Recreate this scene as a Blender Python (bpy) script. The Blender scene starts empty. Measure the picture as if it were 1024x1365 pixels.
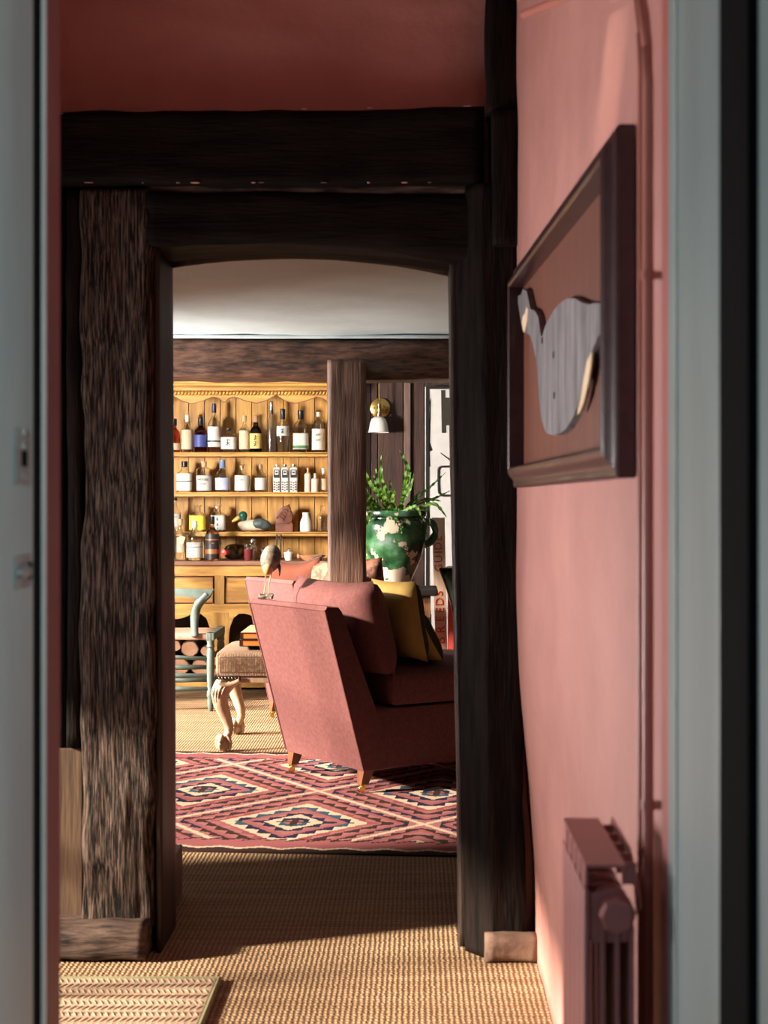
import bpy, bmesh, math, random
from mathutils import Vector, Matrix, noise
random.seed(7)
scn = bpy.context.scene
COL = scn.collection
PI = math.pi
EYE = 1.17
F = 2100.0            # focal length in pixels of the 1024x1365 frame

# ------------------------------------------------------------------ camera
cd = bpy.data.cameras.new('camera'); cam = bpy.data.objects.new('camera', cd); COL.objects.link(cam)
cam.location = (0, 0, EYE); cam.rotation_euler = (PI/2, 0, 0)
cd.sensor_fit = 'AUTO'; cd.sensor_width = 36.0
cd.lens = F*36.0/1365.0
cd.shift_x = -43.0/1365.0; cd.shift_y = -11.5/1365.0
cd.clip_start = 0.05
cd.dof.use_dof = True; cd.dof.focus_distance = 7.6; cd.dof.aperture_fstop = 7.0
scn.camera = cam

# ------------------------------------------------------------------ sky, sun, windows' daylight, hall fill, exposure
w = bpy.data.worlds.new('world'); scn.world = w; w.use_nodes = True
w.node_tree.nodes['Background'].inputs[0].default_value = (0.62, 0.75, 1.0, 1)
w.node_tree.nodes['Background'].inputs[1].default_value = 0.15

def aim(o, d):
    o.rotation_euler = Vector(d).to_track_quat('-Z', 'Y').to_euler()
def area(name, loc, d, sx, sy, power, col, spread=180):
    l = bpy.data.lights.new(name, 'AREA'); l.shape = 'RECTANGLE'; l.size = sx; l.size_y = sy
    l.energy = power; l.color = col; l.spread = math.radians(spread)
    o = bpy.data.objects.new(name, l); COL.objects.link(o); o.location = loc; aim(o, d); return o
sl = bpy.data.lights.new('sun', 'SUN'); sl.energy = 21.0; sl.color = (1.0, 0.85, 0.68); sl.angle = math.radians(5)
so = bpy.data.objects.new('sun', sl); COL.objects.link(so); so.location = (-8, 2, 6); aim(so, (0.93, 0.30, -0.38))
# daylight in parlour and passage windows (built below); hall lamps are added jamb fill
area('daylight_parlour_window', (-2.72, 7.75, 1.42), (1.0, 0.55, -0.12), 0.55, 0.6, 150, (1.0, 0.92, 0.82), 135)
area('daylight_passage_window', (-1.86, 3.35, 0.80), (1.0, -0.28, 0.30), 0.9, 0.8, 29, (1.0, 0.95, 0.94), 108)
area('hall_fill_left', (-1.20, 0.10, 1.05), (1.0, 0.35, -0.05), 1.0, 0.7, 7, (0.50, 0.78, 1.0), 150)  # unseen fill added for the right jamb, kept off the timbers
area('hall_fill_right', (1.20, 0.10, 1.30), (-1.0, 0.35, 0.0), 1.0, 1.2, 30, (0.74, 0.93, 1.0), 150)  # unseen fill added for the left jamb
vs = scn.view_settings
vs.view_transform = 'Standard'; vs.look = 'None'; vs.gamma = 1; vs.use_curve_mapping = False; vs.exposure = 0.0

# ------------------------------------------------------------------ materials
MATS = {}
def mk(name):
    m = bpy.data.materials.new(name); m.use_nodes = True
    nt = m.node_tree; b = nt.nodes['Principled BSDF']; MATS[name] = m
    return m, nt, b
def nd(nt, t, **kw):
    n = nt.nodes.new(t)
    for k, v in kw.items():
        if k in n.inputs: n.inputs[k].default_value = v
        else: setattr(n, k, v)
    return n
def ramp(nt, fac, stops):
    r = nt.nodes.new('ShaderNodeValToRGB'); e = r.color_ramp.elements
    while len(e) < len(stops): e.new(0.5)
    for i, (p, c) in enumerate(stops):
        e[i].position = p; e[i].color = (*c, 1)
    nt.links.new(fac, r.inputs[0]); return r
def pm(name, c1, c2=None, scale=6, rough=0.7, bump=0.0, bscale=None, stretch=(1, 1, 1), metal=0.0, detail=6, spec=0.4, dist=0.004, lo=0.35, hi=0.68, coat=0.0):
    """plain procedural material: two tones mixed by (stretched) noise, noise bump"""
    m, nt, b = mk(name)
    c2 = c2 or tuple(x*0.8 for x in c1)
    tc = nd(nt, 'ShaderNodeTexCoord'); mp = nd(nt, 'ShaderNodeMapping'); mp.inputs['Scale'].default_value = stretch
    nt.links.new(tc.outputs['Object'], mp.inputs[0])
    n = nd(nt, 'ShaderNodeTexNoise'); n.inputs['Scale'].default_value = scale; n.inputs['Detail'].default_value = detail; n.inputs['Roughness'].default_value = 0.6
    nt.links.new(mp.outputs[0], n.inputs['Vector'])
    r = ramp(nt, n.outputs['Fac'], [(lo, c2), (hi, c1)])
    nt.links.new(r.outputs[0], b.inputs['Base Color'])
    b.inputs['Roughness'].default_value = rough; b.inputs['Metallic'].default_value = metal
    b.inputs['Specular IOR Level'].default_value = spec; b.inputs['Coat Weight'].default_value = coat
    if bump:
        n2 = nd(nt, 'ShaderNodeTexNoise'); n2.inputs['Scale'].default_value = bscale or scale*3; n2.inputs['Detail'].default_value = 5
        nt.links.new(mp.outputs[0], n2.inputs['Vector'])
        bp = nd(nt, 'ShaderNodeBump'); bp.inputs['Strength'].default_value = bump; bp.inputs['Distance'].default_value = dist
        nt.links.new(n2.outputs['Fac'], bp.inputs['Height']); nt.links.new(bp.outputs[0], b.inputs['Normal'])
    return m
def glass(name, col, rough=0.03, ior=1.45):
    m, nt, b = mk(name)
    b.inputs['Base Color'].default_value = (*col, 1); b.inputs['Transmission Weight'].default_value = 1.0
    b.inputs['Roughness'].default_value = rough; b.inputs['IOR'].default_value = ior
    return m

pm('plaster_pink', (0.50, 0.240, 0.205), (0.40, 0.180, 0.155), 2.2, 0.62, 0.5, 8, dist=0.016)
pm('paint_pink', (0.46, 0.150, 0.125), (0.38, 0.115, 0.10), 3, 0.42, 0.1, 30)
pm('paint_radiator', (0.40, 0.130, 0.120), (0.34, 0.105, 0.098), 4, 0.40, 0.05, 40)
pm('paint_pipe', (0.50, 0.19, 0.145), (0.42, 0.15, 0.115), 4, 0.36, 0.05, 40)
pm('paint_pink_shaded', (0.16, 0.030, 0.030), (0.12, 0.02, 0.02), 4, 0.5)  # pink reveal paint darkened to the shade it stands in
pm('paint_sage', (0.25, 0.295, 0.285), (0.185, 0.225, 0.215), 5, 0.45, 0.15, 14, (1, 1, 0.25))
pm('paint_sage_light', (0.50, 0.54, 0.50), (0.42, 0.46, 0.43), 5, 0.4)
pm('steel_painted', (0.24, 0.27, 0.26), (0.16, 0.18, 0.17), 20, 0.38, metal=0.5)
pm('gap_shade_black', (0.004, 0.004, 0.0045), (0.003, 0.003, 0.003), 20, 0.9, spec=0.05)  # black painted for shade in the rebates; also fills small holes
pm('oak_black', (0.014, 0.0085, 0.007), (0.003, 0.0022, 0.002), 9, 0.70, 0.8, 26, (5, 5, 0.55), spec=0.09, dist=0.006)
pm('oak_black_h', (0.010, 0.006, 0.005), (0.0025, 0.0018, 0.0016), 9, 0.72, 0.8, 26, (0.55, 5, 5), spec=0.09, dist=0.006)
pm('oak_weathered', (0.180, 0.124, 0.098), (0.007, 0.005, 0.004), 55, 0.75, 1.0, 80, (4, 4, 0.22), spec=0.12, dist=0.006, lo=0.44, hi=0.72)
pm('oak_sill', (0.12, 0.076, 0.058), (0.008, 0.0055, 0.005), 20, 0.75, 0.9, 30, (0.5, 3, 3), spec=0.25, dist=0.006)
pm('oak_plank', (0.125, 0.074, 0.044), (0.052, 0.030, 0.019), 9, 0.6, 0.3, 30, (5, 5, 0.4))
pm('oak_lining', (0.034, 0.018, 0.014), (0.007, 0.0045, 0.004), 10, 0.45, 0.5, 30, (5, 5, 0.4))
pm('oak_brown', (0.140, 0.072, 0.048), (0.050, 0.024, 0.017), 11, 0.6, 0.6, 30, (5, 5, 0.35))
pm('oak_beam', (0.150, 0.070, 0.045), (0.020, 0.011, 0.009), 14, 0.5, 0.7, 26, (0.7, 4, 4))
pm('oak_panel', (0.080, 0.037, 0.028), (0.034, 0.016, 0.013), 10, 0.55, 0.5, 30, (5, 5, 0.4))
pm('oak_panel_pale', (0.21, 0.135, 0.115), (0.13, 0.078, 0.066), 10, 0.55, 0.4, 30, (5, 5, 0.4))
pm('stone', (0.20, 0.125, 0.088), (0.085, 0.05, 0.035), 14, 0.85, 0.8, 30)
pm('plaster_white', (0.54, 0.635, 0.68), (0.485, 0.57, 0.61), 3, 0.8, 0.25, 10, dist=0.01)
pm('plaster_dark', (0.20, 0.15, 0.12), (0.16, 0.12, 0.10), 3, 0.8)
pm('pine_yellow', (0.62, 0.345, 0.088), (0.30, 0.142, 0.034), 9, 0.50, 0.25, 30, (3, 3, 0.35), detail=8)
pm('pine_yellow_h', (0.66, 0.38, 0.10), (0.35, 0.17, 0.042), 9, 0.48, 0.25, 30, (0.35, 3, 3), detail=8)
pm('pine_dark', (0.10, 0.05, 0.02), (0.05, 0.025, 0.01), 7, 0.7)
pm('worktop_wood', (0.33, 0.155, 0.090), (0.20, 0.090, 0.052), 8, 0.5, 0.2, 30, (0.4, 3, 3))
pm('linen_pink', (0.155, 0.061, 0.059), (0.120, 0.044, 0.043), 60, 0.85, 0.35, 420, (1, 1, 1), spec=0.2, dist=0.002)
pm('linen_seam', (0.36, 0.10, 0.09), (0.30, 0.085, 0.075), 60, 0.85)
pm('leg_wood', (0.22, 0.085, 0.040), (0.12, 0.045, 0.022), 10, 0.35, 0.1, 40, (4, 4, 0.5))
pm('brass', (0.75, 0.50, 0.18), (0.60, 0.38, 0.12), 12, 0.25, metal=1.0)
pm('chrome', (0.70, 0.70, 0.70), (0.55, 0.55, 0.55), 12, 0.15, metal=1.0)
pm('pewter_dark', (0.12, 0.11, 0.11), (0.06, 0.06, 0.06), 12, 0.35, metal=0.7)
pm('cushion_yellow', (0.36, 0.245, 0.075), (0.29, 0.19, 0.055), 12, 0.85, 0.2, 200, spec=0.2)
pm('cushion_rust', (0.135, 0.038, 0.020), (0.09, 0.024, 0.014), 7, 0.85, 0.2, 200, spec=0.2)
pm('cushion_floral', (0.050, 0.036, 0.020), (0.018, 0.022, 0.012), 26, 0.85, spec=0.2)
pm('cushion_pattern', (0.27, 0.20, 0.085), (0.11, 0.055, 0.045), 16, 0.85, lo=0.45, hi=0.55, spec=0.2)
pm('cushion_tapestry', (0.20, 0.080, 0.055), (0.06, 0.03, 0.025), 24, 0.85, lo=0.45, hi=0.55, spec=0.2)
pm('cushion_green', (0.016, 0.024, 0.014), (0.010, 0.014, 0.009), 20, 0.85, spec=0.2)
pm('piping_dark', (0.05, 0.025, 0.02), None, 20, 0.8)
pm('leg_limed', (0.50, 0.36, 0.25), (0.34, 0.235, 0.155), 16, 0.5, 0.2, 60, (3, 3, 0.6))
pm('leg_limed_dark', (0.16, 0.10, 0.07), (0.09, 0.055, 0.04), 16, 0.6)
pm('book_orange', (0.85, 0.24, 0.055), (0.72, 0.19, 0.04), 8, 0.5)
pm('book_top', (0.78, 0.42, 0.22), (0.66, 0.31, 0.15), 6, 0.55)
pm('book_black', (0.015, 0.012, 0.012), None, 8, 0.5)
pm('paint_bluegreen', (0.115, 0.150, 0.135), (0.070, 0.092, 0.082), 10, 0.45, 0.15, 40)
pm('rush', (0.50, 0.30, 0.22), (0.33, 0.17, 0.12), 30, 0.8, 0.6, 90, (1, 6, 1))
pm('bark', (0.13, 0.070, 0.045), (0.05, 0.025, 0.018), 20, 0.9, 0.8, 40)
pm('log_end', (0.47, 0.26, 0.15), (0.33, 0.16, 0.09), 12, 0.8, 0.3, 60)
pm('white_enamel', (0.80, 0.79, 0.76), (0.74, 0.73, 0.70), 8, 0.25, spec=0.5)
pm('white_board', (0.78, 0.77, 0.76), (0.66, 0.64, 0.63), 6, 0.55)
pm('black_paint', (0.012, 0.012, 0.013), (0.02, 0.02, 0.02), 20, 0.5)
pm('olive_paint', (0.050, 0.045, 0.032), (0.035, 0.032, 0.024), 10, 0.5)
pm('cream_board', (0.66, 0.52, 0.38), (0.50, 0.37, 0.26), 10, 0.6, 0.2, 40, (4, 4, 0.5))
pm('red_letter', (0.55, 0.045, 0.03), (0.42, 0.03, 0.02), 20, 0.55)
pm('red_paint', (0.70, 0.085, 0.06), (0.58, 0.06, 0.045), 8, 0.5)
pm('table_dark', (0.012, 0.007, 0.005), (0.006, 0.004, 0.003), 9, 0.55, 0.2, 30, (0.5, 4, 4), spec=0.25)
pm('table_apron', (0.16, 0.07, 0.03), (0.04, 0.018, 0.01), 14, 0.4, 0.3, 30, (5, 5, 0.5))
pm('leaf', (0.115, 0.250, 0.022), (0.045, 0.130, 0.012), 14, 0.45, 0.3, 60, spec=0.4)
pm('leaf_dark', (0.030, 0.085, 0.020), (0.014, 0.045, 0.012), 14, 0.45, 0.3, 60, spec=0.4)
pm('leaf_rib', (0.20, 0.32, 0.05), (0.15, 0.26, 0.035), 14, 0.5)
pm('soil', (0.05, 0.03, 0.02), (0.03, 0.018, 0.012), 30, 0.95)
pm('paper_white', (0.64, 0.62, 0.58), (0.56, 0.54, 0.50), 10, 0.6)
pm('paper_cream', (0.62, 0.50, 0.36), (0.54, 0.42, 0.29), 10, 0.6)
pm('paper_blue', (0.030, 0.045, 0.20), (0.06, 0.08, 0.30), 18, 0.5)
pm('paper_lilac', (0.52, 0.54, 0.72), (0.42, 0.45, 0.66), 14, 0.5)
pm('paper_yellow', (0.76, 0.62, 0.22), (0.68, 0.54, 0.16), 14, 0.5)
pm('paper_lemon', (0.70, 0.60, 0.06), (0.60, 0.50, 0.04), 14, 0.5)
pm('paper_black', (0.020, 0.020, 0.025), (0.035, 0.035, 0.04), 18, 0.4)
pm('paper_copper', (0.55, 0.22, 0.10), (0.40, 0.14, 0.06), 18, 0.35, metal=0.4)
pm('ink', (0.02, 0.02, 0.025), None, 10, 0.6)
pm('ink_green', (0.08, 0.22, 0.07), None, 10, 0.6)
pm('ink_blue', (0.04, 0.06, 0.32), None, 10, 0.6)
pm('cap_black', (0.012, 0.012, 0.016), None, 10, 0.35)
pm('cap_navy', (0.015, 0.02, 0.07), None, 10, 0.35)
pm('cap_blue', (0.17, 0.26, 0.45), None, 10, 0.35)
pm('cap_white', (0.74, 0.72, 0.68), None, 10, 0.4)
pm('cap_red', (0.62, 0.07, 0.05), None, 10, 0.35)
pm('cork', (0.62, 0.44, 0.28), (0.50, 0.33, 0.19), 40, 0.8)
pm('cork_brown', (0.42, 0.25, 0.16), None, 40, 0.7)
pm('ceramic_cream', (0.72, 0.63, 0.50), (0.62, 0.52, 0.40), 14, 0.4)
pm('maroon_metal', (0.26, 0.045, 0.05), (0.2, 0.035, 0.04), 14, 0.3, metal=0.3)
pm('terracotta', (0.68, 0.33, 0.17), (0.56, 0.25, 0.12), 12, 0.7)
pm('carved_wood', (0.22, 0.080, 0.045), (0.12, 0.040, 0.024), 14, 0.5, 0.4, 50)
pm('duck_green', (0.010, 0.090, 0.065), (0.006, 0.05, 0.04), 14, 0.3)
pm('duck_cream', (0.68, 0.58, 0.46), (0.58, 0.48, 0.37), 14, 0.5)
pm('duck_dark', (0.030, 0.045, 0.050), (0.10, 0.12, 0.12), 30, 0.5)
pm('duck_bill', (0.66, 0.42, 0.12), None, 14, 0.4)
pm('bird_grey', (0.30, 0.25, 0.19), (0.10, 0.085, 0.07), 22, 0.5, lo=0.42, hi=0.6)
pm('bird_belly', (0.66, 0.44, 0.24), (0.52, 0.30, 0.13), 16, 0.5)
pm('stone_base', (0.34, 0.27, 0.23), (0.09, 0.07, 0.06), 60, 0.9, 0.8, 60, lo=0.45, hi=0.58)
pm('frame_wood', (0.050, 0.020, 0.021), (0.028, 0.011, 0.013), 9, 0.34, 0.1, 40, (4, 4, 4), spec=0.55, coat=0.15)
pm('frame_back', (0.155, 0.050, 0.028), (0.115, 0.036, 0.021), 8, 0.55, 0.2, 40, (4, 4, 0.4))
pm('frame_rebate', (0.045, 0.020, 0.016), None, 9, 0.5)
pm('decoy_grey', (0.27, 0.25, 0.255), (0.070, 0.066, 0.072), 9, 0.7, 0.5, 40, (8, 3, 0.7), lo=0.3, hi=0.75)
pm('decoy_neck', (0.130, 0.105, 0.095), (0.085, 0.068, 0.060), 9, 0.7)
pm('decoy_cream', (0.76, 0.58, 0.38), (0.64, 0.46, 0.28), 9, 0.7)
# glazed pot: green glaze with bare clay patches
def pot_mat():
    m, nt, b = mk('pot_glaze')
    tc = nd(nt, 'ShaderNodeTexCoord')
    n1 = nd(nt, 'ShaderNodeTexNoise'); n1.inputs['Scale'].default_value = 7; n1.inputs['Detail'].default_value = 5
    n2 = nd(nt, 'ShaderNodeTexNoise'); n2.inputs['Scale'].default_value = 8.5; n2.inputs['Detail'].default_value = 7; n2.inputs['Roughness'].default_value = 0.55
    mp = nd(nt, 'ShaderNodeMapping'); mp.inputs['Location'].default_value = (3.1, 1.7, 0.4)
    nt.links.new(tc.outputs['Object'], n1.inputs['Vector']); nt.links.new(tc.outputs['Object'], mp.inputs[0]); nt.links.new(mp.outputs[0], n2.inputs['Vector'])
    g = ramp(nt, n1.outputs['Fac'], [(0.34, (0.004, 0.014, 0.009)), (0.47, (0.014, 0.070, 0.024)), (0.58, (0.050, 0.155, 0.062)), (0.68, (0.17, 0.25, 0.21))])
    msk = ramp(nt, n2.outputs['Fac'], [(0.545, (0, 0, 0)), (0.562, (1, 1, 1))])
    mx = nd(nt, 'ShaderNodeMix', data_type='RGBA')
    nt.links.new(msk.outputs[0], mx.inputs[0]); nt.links.new(g.outputs[0], mx.inputs[6]); mx.inputs[7].default_value = (0.60, 0.46, 0.35, 1)
    nt.links.new(mx.outputs[2], b.inputs['Base Color'])
    rr = nd(nt, 'ShaderNodeMapRange'); rr.inputs[3].default_value = 0.22; rr.inputs[4].default_value = 0.8
    nt.links.new(msk.outputs[0], rr.inputs[0]); nt.links.new(rr.outputs[0], b.inputs['Roughness'])
pot_mat()
# woven sisal: rows along x, small knots
def woven(name, c1, c2, c3, rows, knots, bump=0.6, rough=0.9):
    m, nt, b = mk(name)
    tc = nd(nt, 'ShaderNodeTexCoord')
    def wave(axis, scale, dist, dsc):
        wv = nd(nt, 'ShaderNodeTexWave'); wv.bands_direction = axis; wv.wave_profile = 'SIN'
        wv.inputs['Scale'].default_value = scale; wv.inputs['Distortion'].default_value = dist; wv.inputs['Detail'].default_value = 2; wv.inputs['Detail Scale'].default_value = dsc
        nt.links.new(tc.outputs['Object'], wv.inputs['Vector']); return wv
    a = wave('Y', rows, 1.6, 1.5); c = wave('X', knots, 2.5, 3.0)
    mul = nd(nt, 'ShaderNodeMath', operation='MULTIPLY'); nt.links.new(a.outputs['Fac'], mul.inputs[0]); nt.links.new(c.outputs['Fac'], mul.inputs[1])
    n = nd(nt, 'ShaderNodeTexNoise'); n.inputs['Scale'].default_value = 5; n.inputs['Detail'].default_value = 7
    mp = nd(nt, 'ShaderNodeMapping'); mp.inputs['Scale'].default_value = (0.5, 6, 1)
    nt.links.new(tc.outputs['Object'], mp.inputs[0]); nt.links.new(mp.outputs[0], n.inputs['Vector'])
    r = ramp(nt, n.outputs['Fac'], [(0.35, c2), (0.65, c1)])
    r2 = ramp(nt, mul.outputs[0], [(0.0, c3), (0.45, (1, 1, 1))])
    mx = nd(nt, 'ShaderNodeMix', data_type='RGBA', blend_type='MULTIPLY'); mx.inputs[0].default_value = 1.0
    nt.links.new(r.outputs[0], mx.inputs[6]); nt.links.new(r2.outputs[0], mx.inputs[7]); nt.links.new(mx.outputs[2], b.inputs['Base Color'])
    bp = nd(nt, 'ShaderNodeBump'); bp.inputs['Strength'].default_value = bump; bp.inputs['Distance'].default_value = 0.006
    nt.links.new(mul.outputs[0], bp.inputs['Height']); nt.links.new(bp.outputs[0], b.inputs['Normal'])
    b.inputs['Roughness'].default_value = rough; b.inputs['Specular IOR Level'].default_value = 0.15
    return m
woven('sisal', (0.42, 0.300, 0.190), (0.31, 0.210, 0.125), (0.55, 0.47, 0.40), 17.0, 24.0, 0.7)
woven('mat_weave', (0.48, 0.36, 0.265), (0.42, 0.31, 0.225), (0.85, 0.80, 0.75), 9.0, 14.0, 0.15)
pm('mat_binding', (0.25, 0.23, 0.13), (0.19, 0.18, 0.10), 40, 0.9)
pm('mat_row', (0.16, 0.10, 0.06), None, 40, 0.9)
woven('ottoman_weave', (0.46, 0.32, 0.225), (0.37, 0.25, 0.175), (0.30, 0.25, 0.22), 48.0, 48.0, 0.5)
KIL = {'k_pink': (0.46, 0.145, 0.155), 'k_rose': (0.50, 0.205, 0.195), 'k_red': (0.40, 0.095, 0.115), 'k_cream': (0.62, 0.47, 0.34), 'k_teal': (0.028, 0.085, 0.125),
       'k_navy': (0.020, 0.024, 0.065), 'k_brown': (0.058, 0.028, 0.024), 'k_tan': (0.50, 0.25, 0.13)}
for k, c in KIL.items():
    c = tuple(x*(0.85 if k in ('k_cream', 'k_teal') else 0.60) for x in c); pm(k, c, tuple(x*0.82 for x in c), 30, 0.95, 0.5, 260, (0.4, 3, 1), spec=0.1, dist=0.002)
glass('glass_clear', (0.98, 0.99, 0.98), 0.02, 1.45); glass('glass_frost', (0.90, 0.92, 0.95), 0.25)
glass('glass_amber', (0.45, 0.11, 0.015)); glass('glass_red', (0.30, 0.03, 0.012)); glass('glass_whisky', (0.85, 0.42, 0.09)); glass('glass_dark', (0.06, 0.035, 0.02)); glass('glass_blue', (0.72, 0.80, 0.95))
glass('glass_green', (0.02, 0.03, 0.018), 0.06)
def pane_mat():
    m, nt, b = mk('pane')
    nt.nodes.remove(b); out = nt.nodes['Material Output']
    t = nd(nt, 'ShaderNodeBsdfTransparent'); g = nd(nt, 'ShaderNodeBsdfGlossy'); g.inputs['Roughness'].default_value = 0.02
    fr = nd(nt, 'ShaderNodeFresnel'); fr.inputs[0].default_value = 1.45; mx = nd(nt, 'ShaderNodeMixShader')
    nt.links.new(fr.outputs[0], mx.inputs[0]); nt.links.new(t.outputs[0], mx.inputs[1]); nt.links.new(g.outputs[0], mx.inputs[2]); nt.links.new(mx.outputs[0], out.inputs[0])
pane_mat()

# ------------------------------------------------------------------ helpers
WL = {}          # world location of each object's origin
def at(px, py, Y):
    return Vector(((px-555)*Y/F, Y, EYE-(py-671)*Y/F))
def tag(o, label=None, cat=None, group=None, kind=None):
    if label: o['label'] = label
    if cat: o['category'] = cat
    if group: o['group'] = group
    if kind: o['kind'] = kind
    return o
def empty(name, loc, label, cat, group=None, rz=0):
    o = bpy.data.objects.new(name, None); COL.objects.link(o); o.location = loc; o.rotation_euler.z = rz
    o.empty_display_size = 0.05; WL[o] = Vector(loc); tag(o, label, cat, group); return o
def obj(name, bm, mat, parent=None, smooth=False, local=False, base=False):
    """link a bmesh as ONE object. World-space verts are moved to the parent's origin (local=False); base=True puts the origin at the bbox base"""
    bmesh.ops.recalc_face_normals(bm, faces=bm.faces[:])
    me = bpy.data.meshes.new(name); o = bpy.data.objects.new(name, me); COL.objects.link(o)
    off = Vector((0, 0, 0))
    if parent is not None:
        o.parent = parent
        off = Vector((0, 0, 0)) if local else WL[parent]
        WL[o] = Vector((0, 0, 0)) if local else WL[parent].copy()
    else:
        if not local and bm.verts:
            xs = [v.co for v in bm.verts]
            off = Vector(((min(c.x for c in xs)+max(c.x for c in xs))/2, (min(c.y for c in xs)+max(c.y for c in xs))/2, min(c.z for c in xs)))
        o.location = off; WL[o] = off.copy()
    if off.length: bmesh.ops.translate(bm, verts=bm.verts[:], vec=-off)
    bm.to_mesh(me); bm.free()
    for mm in (mat if isinstance(mat, (list, tuple)) else [mat]): me.materials.append(MATS[mm])
    if smooth:
        for p in me.polygons: p.use_smooth = True
        if smooth != 'all':
            try: me.set_sharp_from_angle(angle=math.radians(38))
            except Exception: pass
    return o
def struct(name, bm, mat, label, cat, smooth=False):
    o = obj(name, bm, mat, smooth=smooth); tag(o, label, cat, kind='structure'); return o
def B(): return bmesh.new()
def box(bm, x0, x1, y0, y1, z0, z1, bev=0.0, mi=0):
    m = Matrix.Translation(((x0+x1)/2, (y0+y1)/2, (z0+z1)/2)) @ Matrix.Diagonal((abs(x1-x0), abs(y1-y0), abs(z1-z0), 1))
    r = bmesh.ops.create_cube(bm, size=1, matrix=m)
    vs_ = r['verts']
    fs = list({f for v in vs_ for f in v.link_faces})
    for f in fs: f.material_index = mi
    if bev:
        es = list({e for v in vs_ for e in v.link_edges})
        bmesh.ops.bevel(bm, geom=es, offset=bev, segments=2, profile=0.6, affect='EDGES')
    return bm
def prism(bm, pts, axis, a0, a1, bev=0.0, mi=0):
    """polygon pts (u,v) extruded along axis from a0 to a1. axis x: (y,z); y: (x,z); z: (x,y)"""
    def co(u, v, a):
        return (a, u, v) if axis == 'x' else ((u, a, v) if axis == 'y' else (u, v, a))
    A = [bm.verts.new(co(u, v, a0)) for u, v in pts]; Bv = [bm.verts.new(co(u, v, a1)) for u, v in pts]
    n = len(pts); fs = [bm.faces.new(A), bm.faces.new(Bv[::-1])]
    for i in range(n): fs.append(bm.faces.new((A[i], Bv[i], Bv[(i+1) % n], A[(i+1) % n])))
    for f in fs: f.material_index = mi
    if bev:
        es = list({e for f in fs[:2] for e in f.edges})
        bmesh.ops.bevel(bm, geom=es, offset=bev, segments=2, profile=0.6, affect='EDGES')
    return bm
def lathe(bm, prof, c=(0, 0, 0), n=20, sq=0.0, mi=0, arc=None):
    """prof: (r,z) list. sq>0 squares the section. arc=(a0,a1) makes an open shell facing -Y by default"""
    c = Vector(c); rings = []
    full = arc is None; a0, a1 = (0, 2*PI) if full else arc
    m = n if full else n+1
    for r, z in prof:
        ring = []
        for i in range(m):
            a = a0+(a1-a0)*i/n
            k = 1.0
            if sq:
                p = 2+sq*6; k = (abs(math.cos(a))**p+abs(math.sin(a))**p)**(-1/p)
            ring.append(bm.verts.new(c+Vector((r*k*math.cos(a), r*k*math.sin(a), z))))
        rings.append(ring)
    for j in range(len(rings)-1):
        for i in range(n):
            f = bm.faces.new((rings[j][i], rings[j][(i+1) % m], rings[j+1][(i+1) % m], rings[j+1][i])); f.material_index = mi
    if full:
        f = bm.faces.new(rings[0][::-1]); f.material_index = mi
        f = bm.faces.new(rings[-1]); f.material_index = mi
    return bm
def tube(bm, pts, rad, n=8, mi=0, flat=1.0):
    pts = [Vector(p) for p in pts]; rings = []
    up = Vector((0.13, 0.21, 0.97))
    for i, p in enumerate(pts):
        t = (pts[min(i+1, len(pts)-1)]-pts[max(i-1, 0)]).normalized()
        a = t.cross(up)
        if a.length < 1e-3: a = t.cross(Vector((1, 0, 0)))
        a.normalize(); b = t.cross(a)
        r = rad[i] if isinstance(rad, (list, tuple)) else rad
        rings.append([bm.verts.new(p+a*r*math.cos(2*PI*k/n)+b*r*flat*math.sin(2*PI*k/n)) for k in range(n)])
    for j in range(len(rings)-1):
        for k in range(n):
            f = bm.faces.new((rings[j][k], rings[j][(k+1) % n], rings[j+1][(k+1) % n], rings[j+1][k])); f.material_index = mi
    f = bm.faces.new(rings[0][::-1]); f.material_index = mi
    f = bm.faces.new(rings[-1]); f.material_index = mi
    return bm
def smoothpts(pts, sub=6):
    P = [Vector(p) for p in pts]; out = []
    for i in range(len(P)-1):
        p0 = P[max(i-1, 0)]; p1 = P[i]; p2 = P[i+1]; p3 = P[min(i+2, len(P)-1)]
        for k in range(sub):
            t = k/sub
            out.append(0.5*((2*p1)+(p2-p0)*t+(2*p0-5*p1+4*p2-p3)*t*t+(3*p1-p0-3*p2+p3)*t**3))
    out.append(P[-1]); return out
def ellipsoid(bm, c, r, n=16, mi=0, rot=None):
    M = Matrix.Translation(c) @ (rot.to_4x4() if rot else Matrix.Identity(4)) @ Matrix.Diagonal((*r, 1))
    ret = bmesh.ops.create_uvsphere(bm, u_segments=n, v_segments=max(8, n//2+2), radius=1, matrix=M)
    for f in {f for v in ret['verts'] for f in v.link_faces}: f.material_index = mi
    return bm
def nz(p, s, sd=0.0):
    return noise.noise(Vector((p[0]*s[0]+sd, p[1]*s[1]+sd*1.7, p[2]*s[2]-sd)))
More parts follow.
